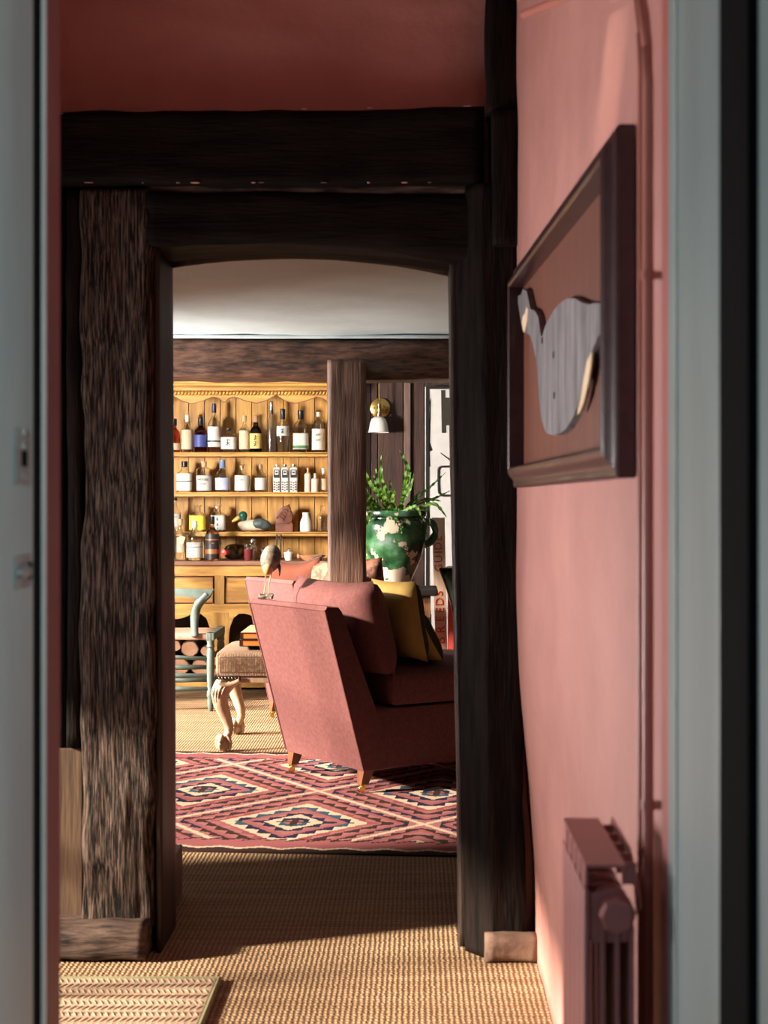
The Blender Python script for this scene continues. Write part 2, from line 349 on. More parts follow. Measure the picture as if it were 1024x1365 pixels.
def timber(bm, x0, x1, y0, y1, z0, z1, axis='z', step=0.02, amp=0.006, wob=0.01, seed=0.0, rad=0.015, shape=None, fine=0.35):
    """rough hewn beam: subdivided box, rounded arrises, wavy edges and grain ridges along its axis"""
    D = (x1-x0, y1-y0, z1-z0); C = ((x0+x1)/2, (y0+y1)/2, (z0+z1)/2)
    ax = 'xyz'.index(axis)
    nn = [max(3, int(D[i]/(step if i != ax else step*1.8))) for i in range(3)]
    verts = {}
    def V(i, j, k):
        key = (i, j, k)
        if key in verts: return verts[key]
        p = [C[a]+D[a]*((key[a]/nn[a])-0.5) for a in range(3)]
        o = [a for a in range(3) if a != ax]
        q = [p[a]-C[a] for a in o]; h = [D[a]/2 for a in o]
        # rounded corner in section
        dx = abs(q[0])-(h[0]-rad); dy = abs(q[1])-(h[1]-rad)
        if dx > 0 and dy > 0:
            L = math.hypot(dx, dy)
            if L > rad:
                s = rad/L
                q[0] = math.copysign(h[0]-rad+dx*s, q[0]); q[1] = math.copysign(h[1]-rad+dy*s, q[1])
        t = p[ax]
        w0 = noise.noise(Vector((t*1.7+seed, seed*2.3, 0.5)))*wob; w1 = noise.noise(Vector((t*1.9-seed, 4.5, seed)))*wob
        for a, b in ((0, w0), (1, w1)): p[o[a]] = C[o[a]]+q[a]+b
        gs = [55.0, 55.0, 55.0]; gs[ax] = 5.0
        g = nz(p, gs, seed)*amp*fine+nz(p, [x*0.28 for x in gs], seed+3)*amp+nz(p, (9, 9, 9), seed+7)*amp*0.8
        nx = q[0]/h[0]; ny = q[1]/h[1]; mxx = max(abs(nx), abs(ny), 1e-4)
        p[o[0]] += g*(nx/mxx)*(abs(nx)/mxx)**4; p[o[1]] += g*(ny/mxx)*(abs(ny)/mxx)**4
        v = Vector(p)
        if shape: v = shape(v)
        verts[key] = bm.verts.new(v); return verts[key]
    N = nn
    for a, b, c in ((0, 1, 2), (1, 2, 0), (0, 2, 1)):
        for side in (0, N[c]):
            for i in range(N[a]):
                for j in range(N[b]):
                    ks = []
                    for di, dj in ((0, 0), (1, 0), (1, 1), (0, 1)):
                        k = [0, 0, 0]; k[a] = i+di; k[b] = j+dj; k[c] = side; ks.append(V(*k))
                    bm.faces.new(ks)
    return bm
def text_mesh(body, size, mat, parent, M, name='lettering', ext=0.0008, shear=0.0, local=False):
    cu = bpy.data.curves.new('t', 'FONT'); cu.body = body; cu.size = size; cu.extrude = ext; cu.align_x = 'CENTER'; cu.align_y = 'CENTER'; cu.shear = shear; cu.resolution_u = 3
    t = bpy.data.objects.new('t', cu); COL.objects.link(t)
    me = bpy.data.meshes.new_from_object(t.evaluated_get(bpy.context.evaluated_depsgraph_get()))
    bpy.data.objects.remove(t); bpy.data.curves.remove(cu)
    bm = B(); bm.from_mesh(me); bpy.data.meshes.remove(me)
    bmesh.ops.transform(bm, matrix=M, verts=bm.verts[:])
    return obj(name, bm, mat, parent, local=local)
FRONT = Matrix.Rotation(PI/2, 4, 'X')          # text standing up, facing -Y

# ================================================================== SETTING
# floor (one sisal carpet runs through all three spaces)
bm = B(); box(bm, -3.2, 2.2, -1.6, 10.9, -0.12, 0.0)
struct('floor', bm, 'sisal', 'golden woven sisal carpet laid wall to wall through the doorway', 'floor')

# right passage wall: uneven old plaster
def wall_x(y, z):
    mid = [(1.88, .334), (2.22, .324), (3.0, .283), (3.62, .256), (4.12, .256), (4.6, .262)]
    low = [(1.88, .330), (2.22, .325), (3.0, .312), (3.54, .306), (4.12, .308), (4.6, .31)]
    def ip(T):
        for (a, b), (c, d) in zip(T, T[1:]):
            if y <= c: return b+(d-b)*max(0, (y-a)/(c-a))
        return T[-1][1]
    t = min(1, max(0, (z-0.05)/0.95)); t = t*t*(3-2*t)
    return ip(low)*(1-t)+ip(mid)*t+0.006*noise.noise(Vector((y*1.8, z*1.5, 3.3)))+0.0025*noise.noise(Vector((y*7, z*6, 1.3)))
bm = B(); NY, NZ = 64, 60
for lay in (0, 1):
    g = [[bm.verts.new((wall_x(1.88+2.5*i/NY, 2.6*k/NZ) if lay == 0 else 0.48, 1.88+2.5*i/NY, 2.6*k/NZ)) for k in range(NZ+1)] for i in range(NY+1)]
    for i in range(NY):
        for k in range(NZ): bm.faces.new((g[i][k], g[i+1][k], g[i+1][k+1], g[i][k+1]))
    if lay == 0: g0 = g
for i in range(NY):
    for k in (0, NZ): bm.faces.new((g0[i][k], g0[i+1][k], g[i+1][k], g[i][k]))
for k in range(NZ):
    for i in (0, NY): bm.faces.new((g0[i][k], g0[i][k+1], g[i][k+1], g[i][k]))
struct('wall_right', bm, 'plaster_pink', 'uneven rose pink plaster wall behind the framed decoy and radiator', 'wall', smooth='all')

# wall with the timbered doorway: plaster above the beams and the hidden wings
bm = B()
NX, NZ2 = 60, 22
g = [[bm.verts.new((-1.9+2.2*i/NX, 4.12+0.010*noise.noise(Vector((i*.12, k*.2, 7)))+0.004*noise.noise(Vector((i*.5, k*.7, 2))), 2.12+0.5*k/NZ2)) for k in range(NZ2+1)] for i in range(NX+1)]
for i in range(NX):
    for k in range(NZ2): bm.faces.new((g[i][k], g[i+1][k], g[i+1][k+1], g[i][k+1]))
box(bm, -2.9, 2.0, 4.16, 4.38, 2.0, 2.62)
box(bm, -2.9, -0.70, 4.16, 4.38, 0, 2.0)
box(bm, 0.16, 2.0, 4.16, 4.38, 0, 2.0)
struct('wall_middle', bm, 'plaster_pink', 'rose pink plaster panel above the dark beam over the doorway', 'wall', smooth=True)

bm = B(); box(bm, -2.78, -0.70, 4.38, 4.392, 0, 2.03); box(bm, 0.125, 1.7, 4.38, 4.392, 0, 2.03); box(bm, -0.70, 0.125, 4.38, 4.392, 1.99, 2.03)  # unseen dark boarding, added to lower the parlour's bounce light
struct('wall_parlour_front', bm, 'oak_panel', 'unseen dark oak boarding added on the parlour side of the doorway wall to cut bounce light', 'wall')
# near wall with the opening the view passes through
bm = B()
box(bm, -1.3, -0.47, 1.56, 1.88, 0, 2.6); box(bm, 0.345, 1.3, 1.56, 1.88, 0, 2.6); box(bm, -0.47, 0.345, 1.56, 1.88, 2.12, 2.6)
box(bm, -1.95, -0.47, 1.80, 1.88, 0, 2.6)
struct('wall_front', bm, 'plaster_pink', 'pink wall around the sage painted door frame', 'wall')
# sage painted door frame: jambs, beads, black strips put in as rebate shade, pink edge strips, keeps
root = bpy.data.objects.new('door_1', None); COL.objects.link(root); root.location = (-0.07, 1.7, 0); WL[root] = Vector((-0.07, 1.7, 0))
tag(root, 'sage grey painted door frame with latch keeps and black strips for rebate shade', 'door frame', kind='structure')
bm = B(); box(bm, -0.47, -0.441, 1.30, 1.816, 0, 2.12, 0.003); obj('jamb', bm, 'paint_sage', root)
bm = B(); box(bm, 0.303, 0.345, 1.575, 1.895, 0, 2.12, 0.003); obj('jamb', bm, 'paint_sage', root)
bm = B(); box(bm, 0.3005, 0.304, 1.826, 1.834, 0, 2.12); obj('bead', bm, 'paint_sage_light', root)
bm = B(); box(bm, -0.462, -0.4445, 1.816, 1.866, 0, 2.12); obj('shade_strip', bm, 'gap_shade_black', root)
bm = B(); box(bm, -0.47, -0.441, 1.866, 1.882, 0, 2.12, 0.003); obj('bead', bm, 'paint_sage_light', root)
bm = B(); box(bm, -0.47, -0.4405, 1.882, 1.950, 0, 2.12, 0.002); obj('edge_strip', bm, 'paint_pink_shaded', root)
bm = B(); box(bm, 0.309, 0.328, 1.896, 1.985, 0, 2.12, 0.004); obj('edge_strip', bm, 'paint_pink', root)
bm = B(); box(bm, 0.3032, 0.335, 1.44, 1.575, 0, 2.12); obj('shade_strip', bm, 'gap_shade_black', root)
bm = B(); box(bm, 0.312, 0.345, 1.20, 1.44, 0, 2.12, 0.004); obj('stop', bm, 'paint_sage', root)
bm = B(); box(bm, -0.47, 0.345, 1.575, 1.895, 2.10, 2.13, 0.003); obj('head', bm, 'paint_sage', root)
# keeps on the left jamb
def keep(y0, y1, z0, z1, kind):
    b2 = B(); box(b2, -0.4415, -0.4385, y0, y1, z0, z1, 0.0008)
    k = obj('latch_keep', b2, 'steel_painted', root)
    ym = (y0+y1)/2
    for zz in (z0+0.012, z1-0.012):
        b2 = B(); ellipsoid(b2, (-0.4385, ym+0.004, zz), (0.0018, 0.009, 0.006), 10); obj('screw', b2, 'steel_painted', k, smooth='all')
    if kind == 0:
        b2 = B(); box(b2, -0.4387, -0.4375, ym-0.012, ym+0.012, z0+0.020, z0+0.038, 0.0005); obj('keyhole', b2, 'gap_shade_black', k)
        b2 = B(); box(b2, -0.4387, -0.437, ym+0.002, ym+0.008, z0+0.040, z0+0.062, 0.0005); obj('bolt_tongue', b2, 'chrome', k)
    else:
        b2 = B(); ellipsoid(b2, (-0.438, ym-0.008, (z0+z1)/2), (0.008, 0.026, 0.009), 14); obj('roller', b2, 'steel_painted', k, smooth='all')
        b2 = B(); box(b2, -0.4387, -0.4375, ym+0.014, y1, (z0+z1)/2-0.010, (z0+z1)/2+0.010, 0.0005); obj('keyhole', b2, 'gap_shade_black', k)
zz = lambda y, Y: EYE-(y-671)*Y/F
keep(1.728, 1.795, zz(646, 1.76), zz(572, 1.76), 0)
keep(1.728, 1.795, zz(784, 1.76), zz(740, 1.76), 1)

# outer rooms: hall (behind the camera), passage, parlour
def holed(bm, ax, t0, t1, a0, a1, z0, z1, h):
    """wall slab across ax with a hole h=(a0,a1,z0,z1)"""
    def bx(p, q, r, s):
        if ax == 'x': box(bm, t0, t1, p, q, r, s)
        else: box(bm, p, q, t0, t1, r, s)
    bx(a0, h[0], z0, z1); bx(h[1], a1, z0, z1); bx(h[0], h[1], z0, h[2]); bx(h[0], h[1], h[3], z1)
def window(name, ax, t, a0, a1, z0, z1, na, nzb, label):
    r = bpy.data.objects.new(name, None); COL.objects.link(r)
    loc = Vector((t, (a0+a1)/2, z0)) if ax == 'x' else Vector(((a0+a1)/2, t, z0)); r.location = loc; WL[r] = loc
    tag(r, label, 'window', kind='structure')
    def bx(p, q, s, u, nm):
        b2 = B()
        if ax == 'x': box(b2, t-0.02, t+0.02, p, q, s, u)
        else: box(b2, p, q, t-0.02, t+0.02, s, u)
        obj(nm, b2, 'white_enamel', r)
    bx(a0, a0+.04, z0, z1, 'window_frame'); bx(a1-.04, a1, z0, z1, 'window_frame'); bx(a0+.04, a1-.04, z0, z0+.04, 'window_frame'); bx(a0+.04, a1-.04, z1-.04, z1, 'window_frame')
    for i in range(1, na): c = a0+(a1-a0)*i/na; bx(c-.014, c+.014, z0+.04, z1-.04, 'glazing_bar')
    for i in range(1, nzb): c = z0+(z1-z0)*i/nzb; bx(a0+.04, a1-.04, c-.012, c+.012, 'glazing_bar')
bm = B(); box(bm, -1.3, 1.3, -1.6, -1.44, 0, 2.6); struct('wall_hall_back', bm, 'paint_sage', 'sage painted hall wall behind the viewer', 'wall')
bm = B(); holed(bm, 'x', -1.36, -1.24, -1.6, 1.6, 0, 2.6, (-0.5, 0.65, 0.7, 1.95)); struct('wall_hall_left', bm, 'paint_sage', 'sage painted hall wall with added window on the latch keep side', 'wall')
window('fill_window_1', 'x', -1.30, -0.5, 0.65, 0.7, 1.95, 2, 2, 'unseen hall window on the latch keep side, added to light the right jamb')  # both hall windows are added to go with the jamb fill
bm = B(); holed(bm, 'x', 1.24, 1.36, -1.6, 1.9, 0, 2.6, (-0.5, 0.65, 0.7, 1.95)); struct('wall_hall_right', bm, 'paint_sage', 'sage painted hall wall with added window on the radiator side', 'wall')
window('fill_window_4', 'x', 1.30, -0.5, 0.65, 0.7, 1.95, 2, 2, 'unseen hall window on the radiator side, added to light the left jamb')
bm = B(); holed(bm, 'x', -2.03, -1.91, 1.88, 4.16, 0, 2.62, (2.25, 3.93, 0.22, 1.10)); struct('wall_left', bm, 'plaster_pink', 'pink passage wall with the low window', 'wall')
window('window_2', 'x', -1.97, 2.25, 3.93, 0.22, 1.10, 3, 2, 'low passage window opposite the framed decoy')
bm = B(); holed(bm, 'x', -2.92, -2.78, 4.38, 10.55, 0, 2.2, (4.46, 8.9, 0.45, 2.0)); struct('wall_parlour_left', bm, 'oak_panel', 'unseen parlour wall boarded dark to cut fill, with the wide sunlit window', 'wall')  # unseen side walls boarded dark to keep bounce light low
window('window_3', 'x', -2.85, 4.46, 8.9, 0.45, 2.0, 4, 2, 'wide parlour window facing the ottoman')
bm = B(); box(bm, 1.7, 1.84, 4.38, 10.55, 0, 2.2); struct('wall_parlour_right', bm, 'oak_panel', 'unseen parlour wall beyond the armchairs, boarded dark to cut fill', 'wall')
bm = B(); box(bm, -2.03, 0.5, 1.88, 4.16, 2.62, 2.7); struct('ceiling', bm, 'plaster_pink', 'pink passage ceiling', 'ceiling')
bm = B(); box(bm, -1.36, 1.36, -1.6, 1.88, 2.6, 2.7); struct('ceiling_hall', bm, 'plaster_white', 'white hall ceiling', 'ceiling')
bm = B()
NX, NYc = 40, 60
for top in (0, 1):
    g = [[bm.verts.new((-2.9+4.8*i/NX, 4.38+6.2*j/NYc, (2.14 if top else 2.035+0.012*noise.noise(Vector((i*.35, j*.3, 5)))+0.003*noise.noise(Vector((i*1.2, j*1.1, 9)))))) for j in range(NYc+1)] for i in range(NX+1)]
    for i in range(NX):
        for j in range(NYc): bm.faces.new((g[i][j], g[i+1][j], g[i+1][j+1], g[i][j+1]))
struct('ceiling_parlour', bm, 'plaster_white', 'uneven off-white plaster ceiling of the parlour', 'ceiling', smooth='all')
# back wall: broad vertical oak boards, each a part
bm = B(); box(bm, -2.92, 1.84, 10.45, 10.6, 0, 2.2)
wb = struct('wall_back', bm, 'oak_panel', 'dark brown vertical oak boarding behind the wall lamp and fern', 'wall')
edges = [-0.56, -0.30, -0.275+0.02, -0.085, -0.035, 0.055, 0.28, 0.5, 0.75, 1.0, 1.3, 1.68]
for i in range(len(edges)-1):
    bm = B(); d = (i % 3)*0.006
    if i == 3: d = 0.03
    box(bm, edges[i]+0.003, edges[i+1]-0.003, 10.41-d, 10.45, 0.0, 2.03, 0.003)
    obj('board', bm, 'oak_panel_pale' if i == 3 else 'oak_panel', wb)

# ---------------- timbers of the doorway (all structure)
PY = 4.08                                   # front plane of the posts
def lean_l(v): v = v.copy(); v.x += 0.010*(1.0-v.z/1.9); return v
bm = B(); timber(bm, -0.875, -0.682, PY, 4.34, 0.075, 1.985, 'z', 0.0065, 0.0085, 0.010, 1.3, 0.022, fine=0.55)
struct('trim_1', bm, 'oak_weathered', 'thick weathered oak post with ridged grain left of the doorway', 'post', smooth='all')
bm = B(); timber(bm, -1.25, -0.69, 4.00, 4.30, 0.0, 0.092, 'x', 0.012, 0.012, 0.012, 4.1, 0.03)
struct('trim_2', bm, 'oak_sill', 'rough low oak sill beam at the foot of the ridged post', 'sill beam', smooth='all')
bm = B(); timber(bm, -0.912, -0.868, 4.095, 4.2, 0.535, 1.985, 'z', 0.02, 0.005, 0.006, 8.2, 0.012)
struct('trim_3', bm, 'oak_black', 'narrow blackened oak stud beside the ridged post', 'stud', smooth='all')
bm = B(); box(bm, -0.98, -0.872, 4.115, 4.16, 0.085, 0.53, 0.003)
struct('trim_4', bm, 'oak_plank', 'plain brown plank let in beside the foot of the ridged post', 'plank')
bm = B(); timber(bm, -1.3, -0.905, 4.12, 4.2, 0.53, 2.0, 'z', 0.03, 0.004, 0.006, 9.9, 0.01)
struct('trim_5', bm, 'oak_black', 'blackened boarding beyond the narrow oak stud', 'boarding', smooth='all')
bm = B(); timber(bm, -1.5, 0.175, 4.045, 4.34, 1.995, 2.175, 'x', 0.018, 0.008, 0.012, 2.7, 0.014, shape=lambda v: Vector((v.x, v.y, v.z+0.020*(v.x+0.9)/1.1*(1 if v.z > 2.08 else 0.0))))
struct('trim_6', bm, 'oak_black_h', 'long blackened oak beam across the wall above the lintel', 'beam', smooth='all')
for q in range(16):
    rr = random.Random(q*7+1)
    fx0 = -0.88+q*0.066+rr.uniform(-.05, .05); zf = 1.994 if q % 3 else 2.172+0.02*(fx0+0.9)/1.1
    b2 = B(); ellipsoid(b2, (fx0, 4.046, zf), (rr.uniform(.003, .013), 0.003, rr.uniform(.001, .0028)), 8)
    fo = obj('plaster_fleck', b2, 'plaster_pink' if q % 2 else 'oak_panel_pale', bpy.data.objects['trim_6'], smooth='all')
def arch(v):
    v = v.copy()
    if v.z < 1.93:
        t = (v.x+0.30)/0.42
        k = (1.93-v.z)/0.11
        v.z += k*(0.030*(1-t*t)-0.012*(v.x+0.3)/0.4 - 0.010)
    return v
bm = B(); timber(bm, -0.70, 0.165, 4.07, 4.345, 1.825, 1.978, 'x', 0.016, 0.007, 0.008, 5.5, 0.020, shape=arch)
struct('trim_7', bm, 'oak_black_h', 'shallow arched blackened oak lintel over the doorway', 'lintel', smooth='all')
bm = B(); timber(bm, -0.70, 0.17, 4.085, 4.33, 1.972, 1.999, 'x', 0.02, 0.006, 0.006, 6.5, 0.008)
struct('trim_8', bm, 'oak_sill', 'thin rough packing strip between beam and lintel', 'packing strip', smooth='all')
def lean_r(v):
    v = v.copy(); v.x += 0.030*(1.0-min(1, v.z/1.85)); return v
# right post with a wide chamfer on the door side
def chamf(v):
    v = v.copy()
    if v.x < 0.165 and v.y < 4.2:
        v.y += (0.165-v.x)*1.5*max(0, 1-(v.y-PY+0.06)/0.2)
    v.x += 0.018*(1.0-min(1, v.z/1.85)) + (0.008 if v.z < 0.5 else 0)*(0.5-v.z)*2
    return v
bm = B(); timber(bm, 0.105, 0.262, 4.03, 4.34, 0.0, 1.99, 'z', 0.0095, 0.006, 0.012, 3.9, 0.014, shape=chamf)
struct('trim_9', bm, 'oak_black', 'tall blackened oak post with a chamfered edge beside the pink wall', 'post', smooth='all')
bm = B(); timber(bm, 0.192, 0.266, 3.985, 4.2, 1.825, 2.165, 'z', 0.012, 0.006, 0.008, 11.0, 0.010)
struct('trim_10', bm, 'oak_black', 'short blackened oak block at the end of the long beam', 'block', smooth='all')
bm = B(); timber(bm, 0.165, 0.268, 4.0, 4.2, 2.165, 2.62, 'z', 0.012, 0.007, 0.022, 12.4, 0.012)
struct('trim_11', bm, 'oak_black', 'blackened oak stud rising to the ceiling in the plaster corner', 'stud', smooth='all')
# planed linings inside the opening
bm = B(); timber(bm, -0.686, -0.672, 4.10, 4.36, 0.0, 1.86, 'z', 0.03, 0.0015, 0.003, 14.0, 0.004, shape=lean_l)
struct('trim_12', bm, 'oak_lining', 'dark planed door lining along the ridged post', 'door lining', smooth='all')
bm = B(); timber(bm, 0.086, 0.110, 4.16, 4.36, 0.0, 1.86, 'z', 0.02, 0.002, 0.004, 15.0, 0.005, shape=lean_r)
struct('trim_13', bm, 'oak_lining', 'dark planed door lining along the chamfered post', 'door lining', smooth='all')
bm = B(); timber(bm, -0.686, 0.12, 4.345, 4.37, 1.80, 1.99, 'x', 0.03, 0.002, 0.003, 16.0, 0.005, shape=lambda v: v if v.z > 1.9 else Vector((v.x, v.y, v.z+0.045*(1-((v.x+.28)/.42)**2)-0.015*(v.x+.28)/.4)))
struct('trim_14', bm, 'oak_lining', 'reddish brown lining board under the back of the lintel', 'door lining', smooth='all')
bm = B(); timber(bm, 0.175, 0.315, 3.995, 4.06, 0.0, 0.068, 'x', 0.012, 0.008, 0.004, 17.0, 0.012)
struct('trim_15', bm, 'stone', 'brown stone block at the foot of the chamfered post', 'stone block', smooth='all')
bm = B(); box(bm, -1.2, -0.700, 4.39, 4.72, 0, 0.15, 0.006)
struct('trim_16', bm, 'oak_panel_pale', 'pinkish wooden skirting block just beyond the doorway', 'skirting')
# parlour beam and post
bm = B(); timber(bm, -2.8, 1.7, 8.12, 8.4, 1.815, 2.02, 'x', 0.03, 0.010, 0.012, 21.0, 0.02)
struct('trim_17', bm, 'oak_beam', 'dark brown ceiling beam spanning the parlour above the dresser', 'beam', smooth='all')
bm = B(); timber(bm, -2.8, 1.7, 8.07, 8.12, 2.018, 2.034, 'x', 0.03, 0.002, 0.004, 22.0, 0.004)
struct('trim_18', bm, 'plaster_white', 'thin off-white plaster lip along the top of the parlour beam', 'plaster lip', smooth='all')
def chl(v):
    v = v.copy()
    if v.x < -0.435 and v.y < 8.0: v.y += (-0.435-v.x)*1.6
    return v
bm = B(); timber(bm, -0.452, -0.259, 7.92, 8.115, 0, 1.893, 'z', 0.012, 0.004, 0.006, 24.0, 0.010, shape=chl)
struct('trim_19', bm, 'oak_brown', 'brown square oak post standing under the parlour beam', 'post', smooth='all')

# ================================================================== PASSAGE OBJECTS
# --- framed decoy on the pink wall
FN = Vector((0.273, 2.2246, 0)); FFr = Vector((0.2125, 3.62, 0))
fu = (FFr-FN); FL = fu.length; fu.normalize(); fn = Vector((fu.y, -fu.x, 0))   # fn: into the wall (+x)
FZ0, FZ1 = zz(637, 2.2246), zz(165, 2.2246)
root = empty('framed_decoy', (0.30, 2.95, FZ0), 'dark brown box frame holding a grey wooden goose decoy on the pink wall', 'framed decoy')
def fw(u, d, z): return FN+fu*u+fn*d+Vector((0, 0, z))       # u along wall from near end, d depth into wall
def fbox(bm, u0, u1, d0, d1, z0, z1):
    c = [[fw(u, d, z) for z in (z0, z1) for d in (d0, d1)] for u in (u0, u1)]
    V = [[bm.verts.new(p) for p in r] for r in c]
    a, b = V
    for q in ((a[0], a[1], a[3], a[2]), (b[0], b[2], b[3], b[1]), (a[0], b[0], b[1], a[1]), (a[2], a[3], b[3], b[2]), (a[0], a[2], b[2], b[0]), (a[1], b[1], b[3], a[3])): bm.faces.new(q)
def rail(u0, z0, u1, z1, iu, iz):
    """mitred moulding between outer corners; (iu,iz) inward unit for each end handled by caller"""
    prof = [(0.0, 0.036), (0.0, 0.014), (0.004, 0.010), (0.014, 0.009), (0.019, 0.006), (0.026, -0.001), (0.034, -0.006), (0.041, -0.007), (0.045, -0.003), (0.046, 0.036)]
    bm = B(); R0 = []; R1 = []
    for s, d in prof:
        R0.append(bm.verts.new(fw(u0+iu[0]*s, d, z0+iz[0]*s))); R1.append(bm.verts.new(fw(u1+iu[1]*s, d, z1+iz[1]*s)))
    n = len(prof)
    for i in range(n): bm.faces.new((R0[i], R0[(i+1) % n], R1[(i+1) % n], R1[i]))
    bm.faces.new(R0); bm.faces.new(R1[::-1]); return bm
obj('frame_rail', rail(0, FZ0, FL, FZ0, (1, -1), (1, 1)), 'frame_wood', root, smooth=True)
obj('frame_rail', rail(0, FZ1, FL, FZ1, (1, -1), (-1, -1)), 'frame_wood', root, smooth=True)
obj('frame_stile', rail(0, FZ0, 0, FZ1, (1, 1), (1, -1)), 'frame_wood', root, smooth=True)
obj('frame_stile', rail(FL, FZ0, FL, FZ1, (-1, -1), (1, -1)), 'frame_wood', root, smooth=True)
bm = B(); fbox(bm, 0.03, FL-0.03, 0.030, 0.034, FZ0+0.03, FZ1-0.03); obj('backing_board', bm, 'frame_back', root)
# goose silhouette traced on the decoy's own plane
def on_frame(px, py, d):
    # intersect pixel ray with plane at depth d
    ray = Vector(((px-555)/F, 1, -(py-671)/F)); p0 = FN+fn*d
    t = (p0.x*fn.x+p0.y*fn.y)/(ray.x*fn.x+ray.y*fn.y)
    P = ray*t
    return ((P-p0).dot(fu), P.z+EYE)
body = [(724.5, 447), (728, 434), (738, 415), (748, 404), (757, 398), (768, 398), (776, 403), (786, 406), (796, 404), (803, 405), (806, 420), (804, 440), (797, 452), (790, 470), (784, 492), (778, 515), (772, 540), (765, 556), (757, 570), (748, 578), (738, 580), (729, 577), (723, 560), (720, 535), (718, 500), (716, 478), (712, 462), (708, 447), (702, 444), (697, 438), (694, 420), (691, 400), (689, 396), (696, 392), (698, 385), (703, 388), (706, 402), (708, 412), (714, 414), (718.5, 423), (720.5, 437), (722, 449)]
pts = [on_frame(a, b, 0.018) for a, b in body]
def plate(pts, d0, d1):
    bm = B(); A = [bm.verts.new(fw(u, d0, z)) for u, z in pts]; C = [bm.verts.new(fw(u, d1, z)) for u, z in pts]
    bm.faces.new(A); bm.faces.new(C[::-1])
    n = len(pts)
    for i in range(n): bm.faces.new((A[i], C[i], C[(i+1) % n], A[(i+1) % n]))
    return bm
dec = obj('goose_decoy', plate(pts, 0.0165, 0.0295), 'decoy_grey', root)
obj('bill_patch', plate([on_frame(a, b, 0.016) for a, b in [(698, 443), (696, 430), (697, 422), (700, 418), (702, 409), (704, 412), (703, 428), (700, 440)]], 0.0155, 0.018), 'decoy_cream', dec)
obj('flank_patch', plate([on_frame(a, b, 0.016) for a, b in [(770, 553), (775, 530), (779, 505), (783, 482), (790, 468), (789, 485), (785, 510), (779, 535), (774, 548)]], 0.0150, 0.018), 'decoy_cream', dec)
for a, b in ((738, 473), (739, 527), (723, 454)):
    u, z = on_frame(a, b, 0.0165); bm = B(); fbox(bm, u-0.008, u+0.008, 0.0160, 0.018, z-0.006, z+0.006); obj('nail_hole', bm, 'gap_shade_black', dec)

# --- heating pipes on the wall
def pipe(px, r, label, ytop, bend, Y):
    X = (px-555)*Y/F
    pts = [(X, Y, 0.0), (X, Y, 0.6), (X, Y, 1.2), (X, Y, zz(ytop, Y))]
    for k in range(1, 7):
        a = k/6*PI/2*0.9; R = bend
        pts.append((X-0.06*R*(1-math.cos(a)), Y+R*(1-math.cos(a)), zz(ytop, Y)+R*math.sin(a)))
    l = pts[-1]
    pts.append((l[0]-0.09, l[1]+0.7, l[2]+0.16))
    bm = B(); tube(bm, pts, r, 14); o = obj('heating_pipe', bm, 'paint_pipe', smooth=True); tag(o, label, 'pipe', 'heating pipes')
    return o
pA = pipe(864, 0.0072, 'thick pink painted heating pipe with two brackets running up the wall', 110, 0.20, 2.03)
pipe(854, 0.0042, 'thin pink painted pipe running up beside the thick heating pipe', 95, 0.22, 2.05)
for yy in (367, 1073):
    z = zz(yy, 2.03); X = (864-555)*2.03/F
    bm = B(); lathe(bm, [(0.0078, -0.006), (0.0092, -0.006), (0.0092, 0.006), (0.0078, 0.006)], (X, 2.03, z), 14); box(bm, X, X+0.026, 2.024, 2.036, z-0.005, z+0.005)
    obj('bracket', bm, 'paint_pipe', pA, smooth=True)

# --- column radiator
root = empty('radiator', (0.24, 2.06, 0), 'dark rose cast iron column radiator under the framed decoy', 'radiator')
RT = 0.73; Y0, Y1 = 1.917, 2.205; NS = 5; pit = (Y1-Y0)/NS
for i in range(NS):
    y0 = Y0+pit*i+0.004; y1 = Y0+pit*(i+1)-0.004
    bm = B()
    for j, x in enumerate((0.2045, 0.224, 0.242, 0.260)):
        top = 0.700 if j == 0 else 0.655+0.012*(1.5-abs(j-1.5))
        box(bm, x, x+0.0065, y0, y1, 0.085, top, 0.0022)
    # head: arched block tying the fins together
    prism(bm, [(0.206, 0.655), (0.206, 0.700), (0.216, 0.690), (0.226, 0.698), (0.246, 0.698), (0.258, 0.690), (0.2665, 0.668), (0.2665, 0.640), (0.255, 0.632), (0.215, 0.632)], 'y', y0+0.006, y1-0.006, 0.003)
    prism(bm, [(0.206, 0.09), (0.206, 0.14), (0.2665, 0.14), (0.2665, 0.09)], 'y', y0+0.006, y1-0.006, 0.003)
    obj('section', bm, 'paint_radiator', root, smooth=True)
    bm = B(); box(bm, 0.2065, 0.210, y0+0.004, y1-0.004, 0.69, RT-0.003); obj('spacer', bm, 'paint_radiator', root)
    bm = B(); box(bm, 0.254, 0.272, y0+0.022, y0+0.028, 0.700, RT-0.004); obj('rib', bm, 'paint_radiator', root)
bm = B(); box(bm, 0.206, 0.2555, Y0, Y1, RT-0.004, RT, 0.0012); obj('top_plate', bm, 'paint_radiator', root)
bm = B(); tube(bm, [(0.273, 2.205, RT-0.006), (0.273, 2.10, RT-0.006), (0.273, 2.02, RT-0.010), (0.273, 1.96, RT-0.030), (0.273, 1.93, RT-0.060)], 0.0022, 6, flat=4.0); obj('rear_rail', bm, 'paint_radiator', root, smooth=True)
bm = B()
M = Matrix.Rotation(PI/2, 4, 'X')
lathe(bm, [(0.024, 0), (0.024, 0.010), (0.0215, 0.010), (0.0215, 0.026), (0.019, 0.029)], (0, 0, 0), 8)
lathe(bm, [(0.006, 0.029), (0.006, 0.032), (0.003, 0.0322)], (0.010, 0, 0), 10)
bmesh.ops.transform(bm, matrix=Matrix.Translation((0.243, Y0+0.006, 0.672)) @ M, verts=bm.verts[:]); obj('plug_nut', bm, 'paint_radiator', root)
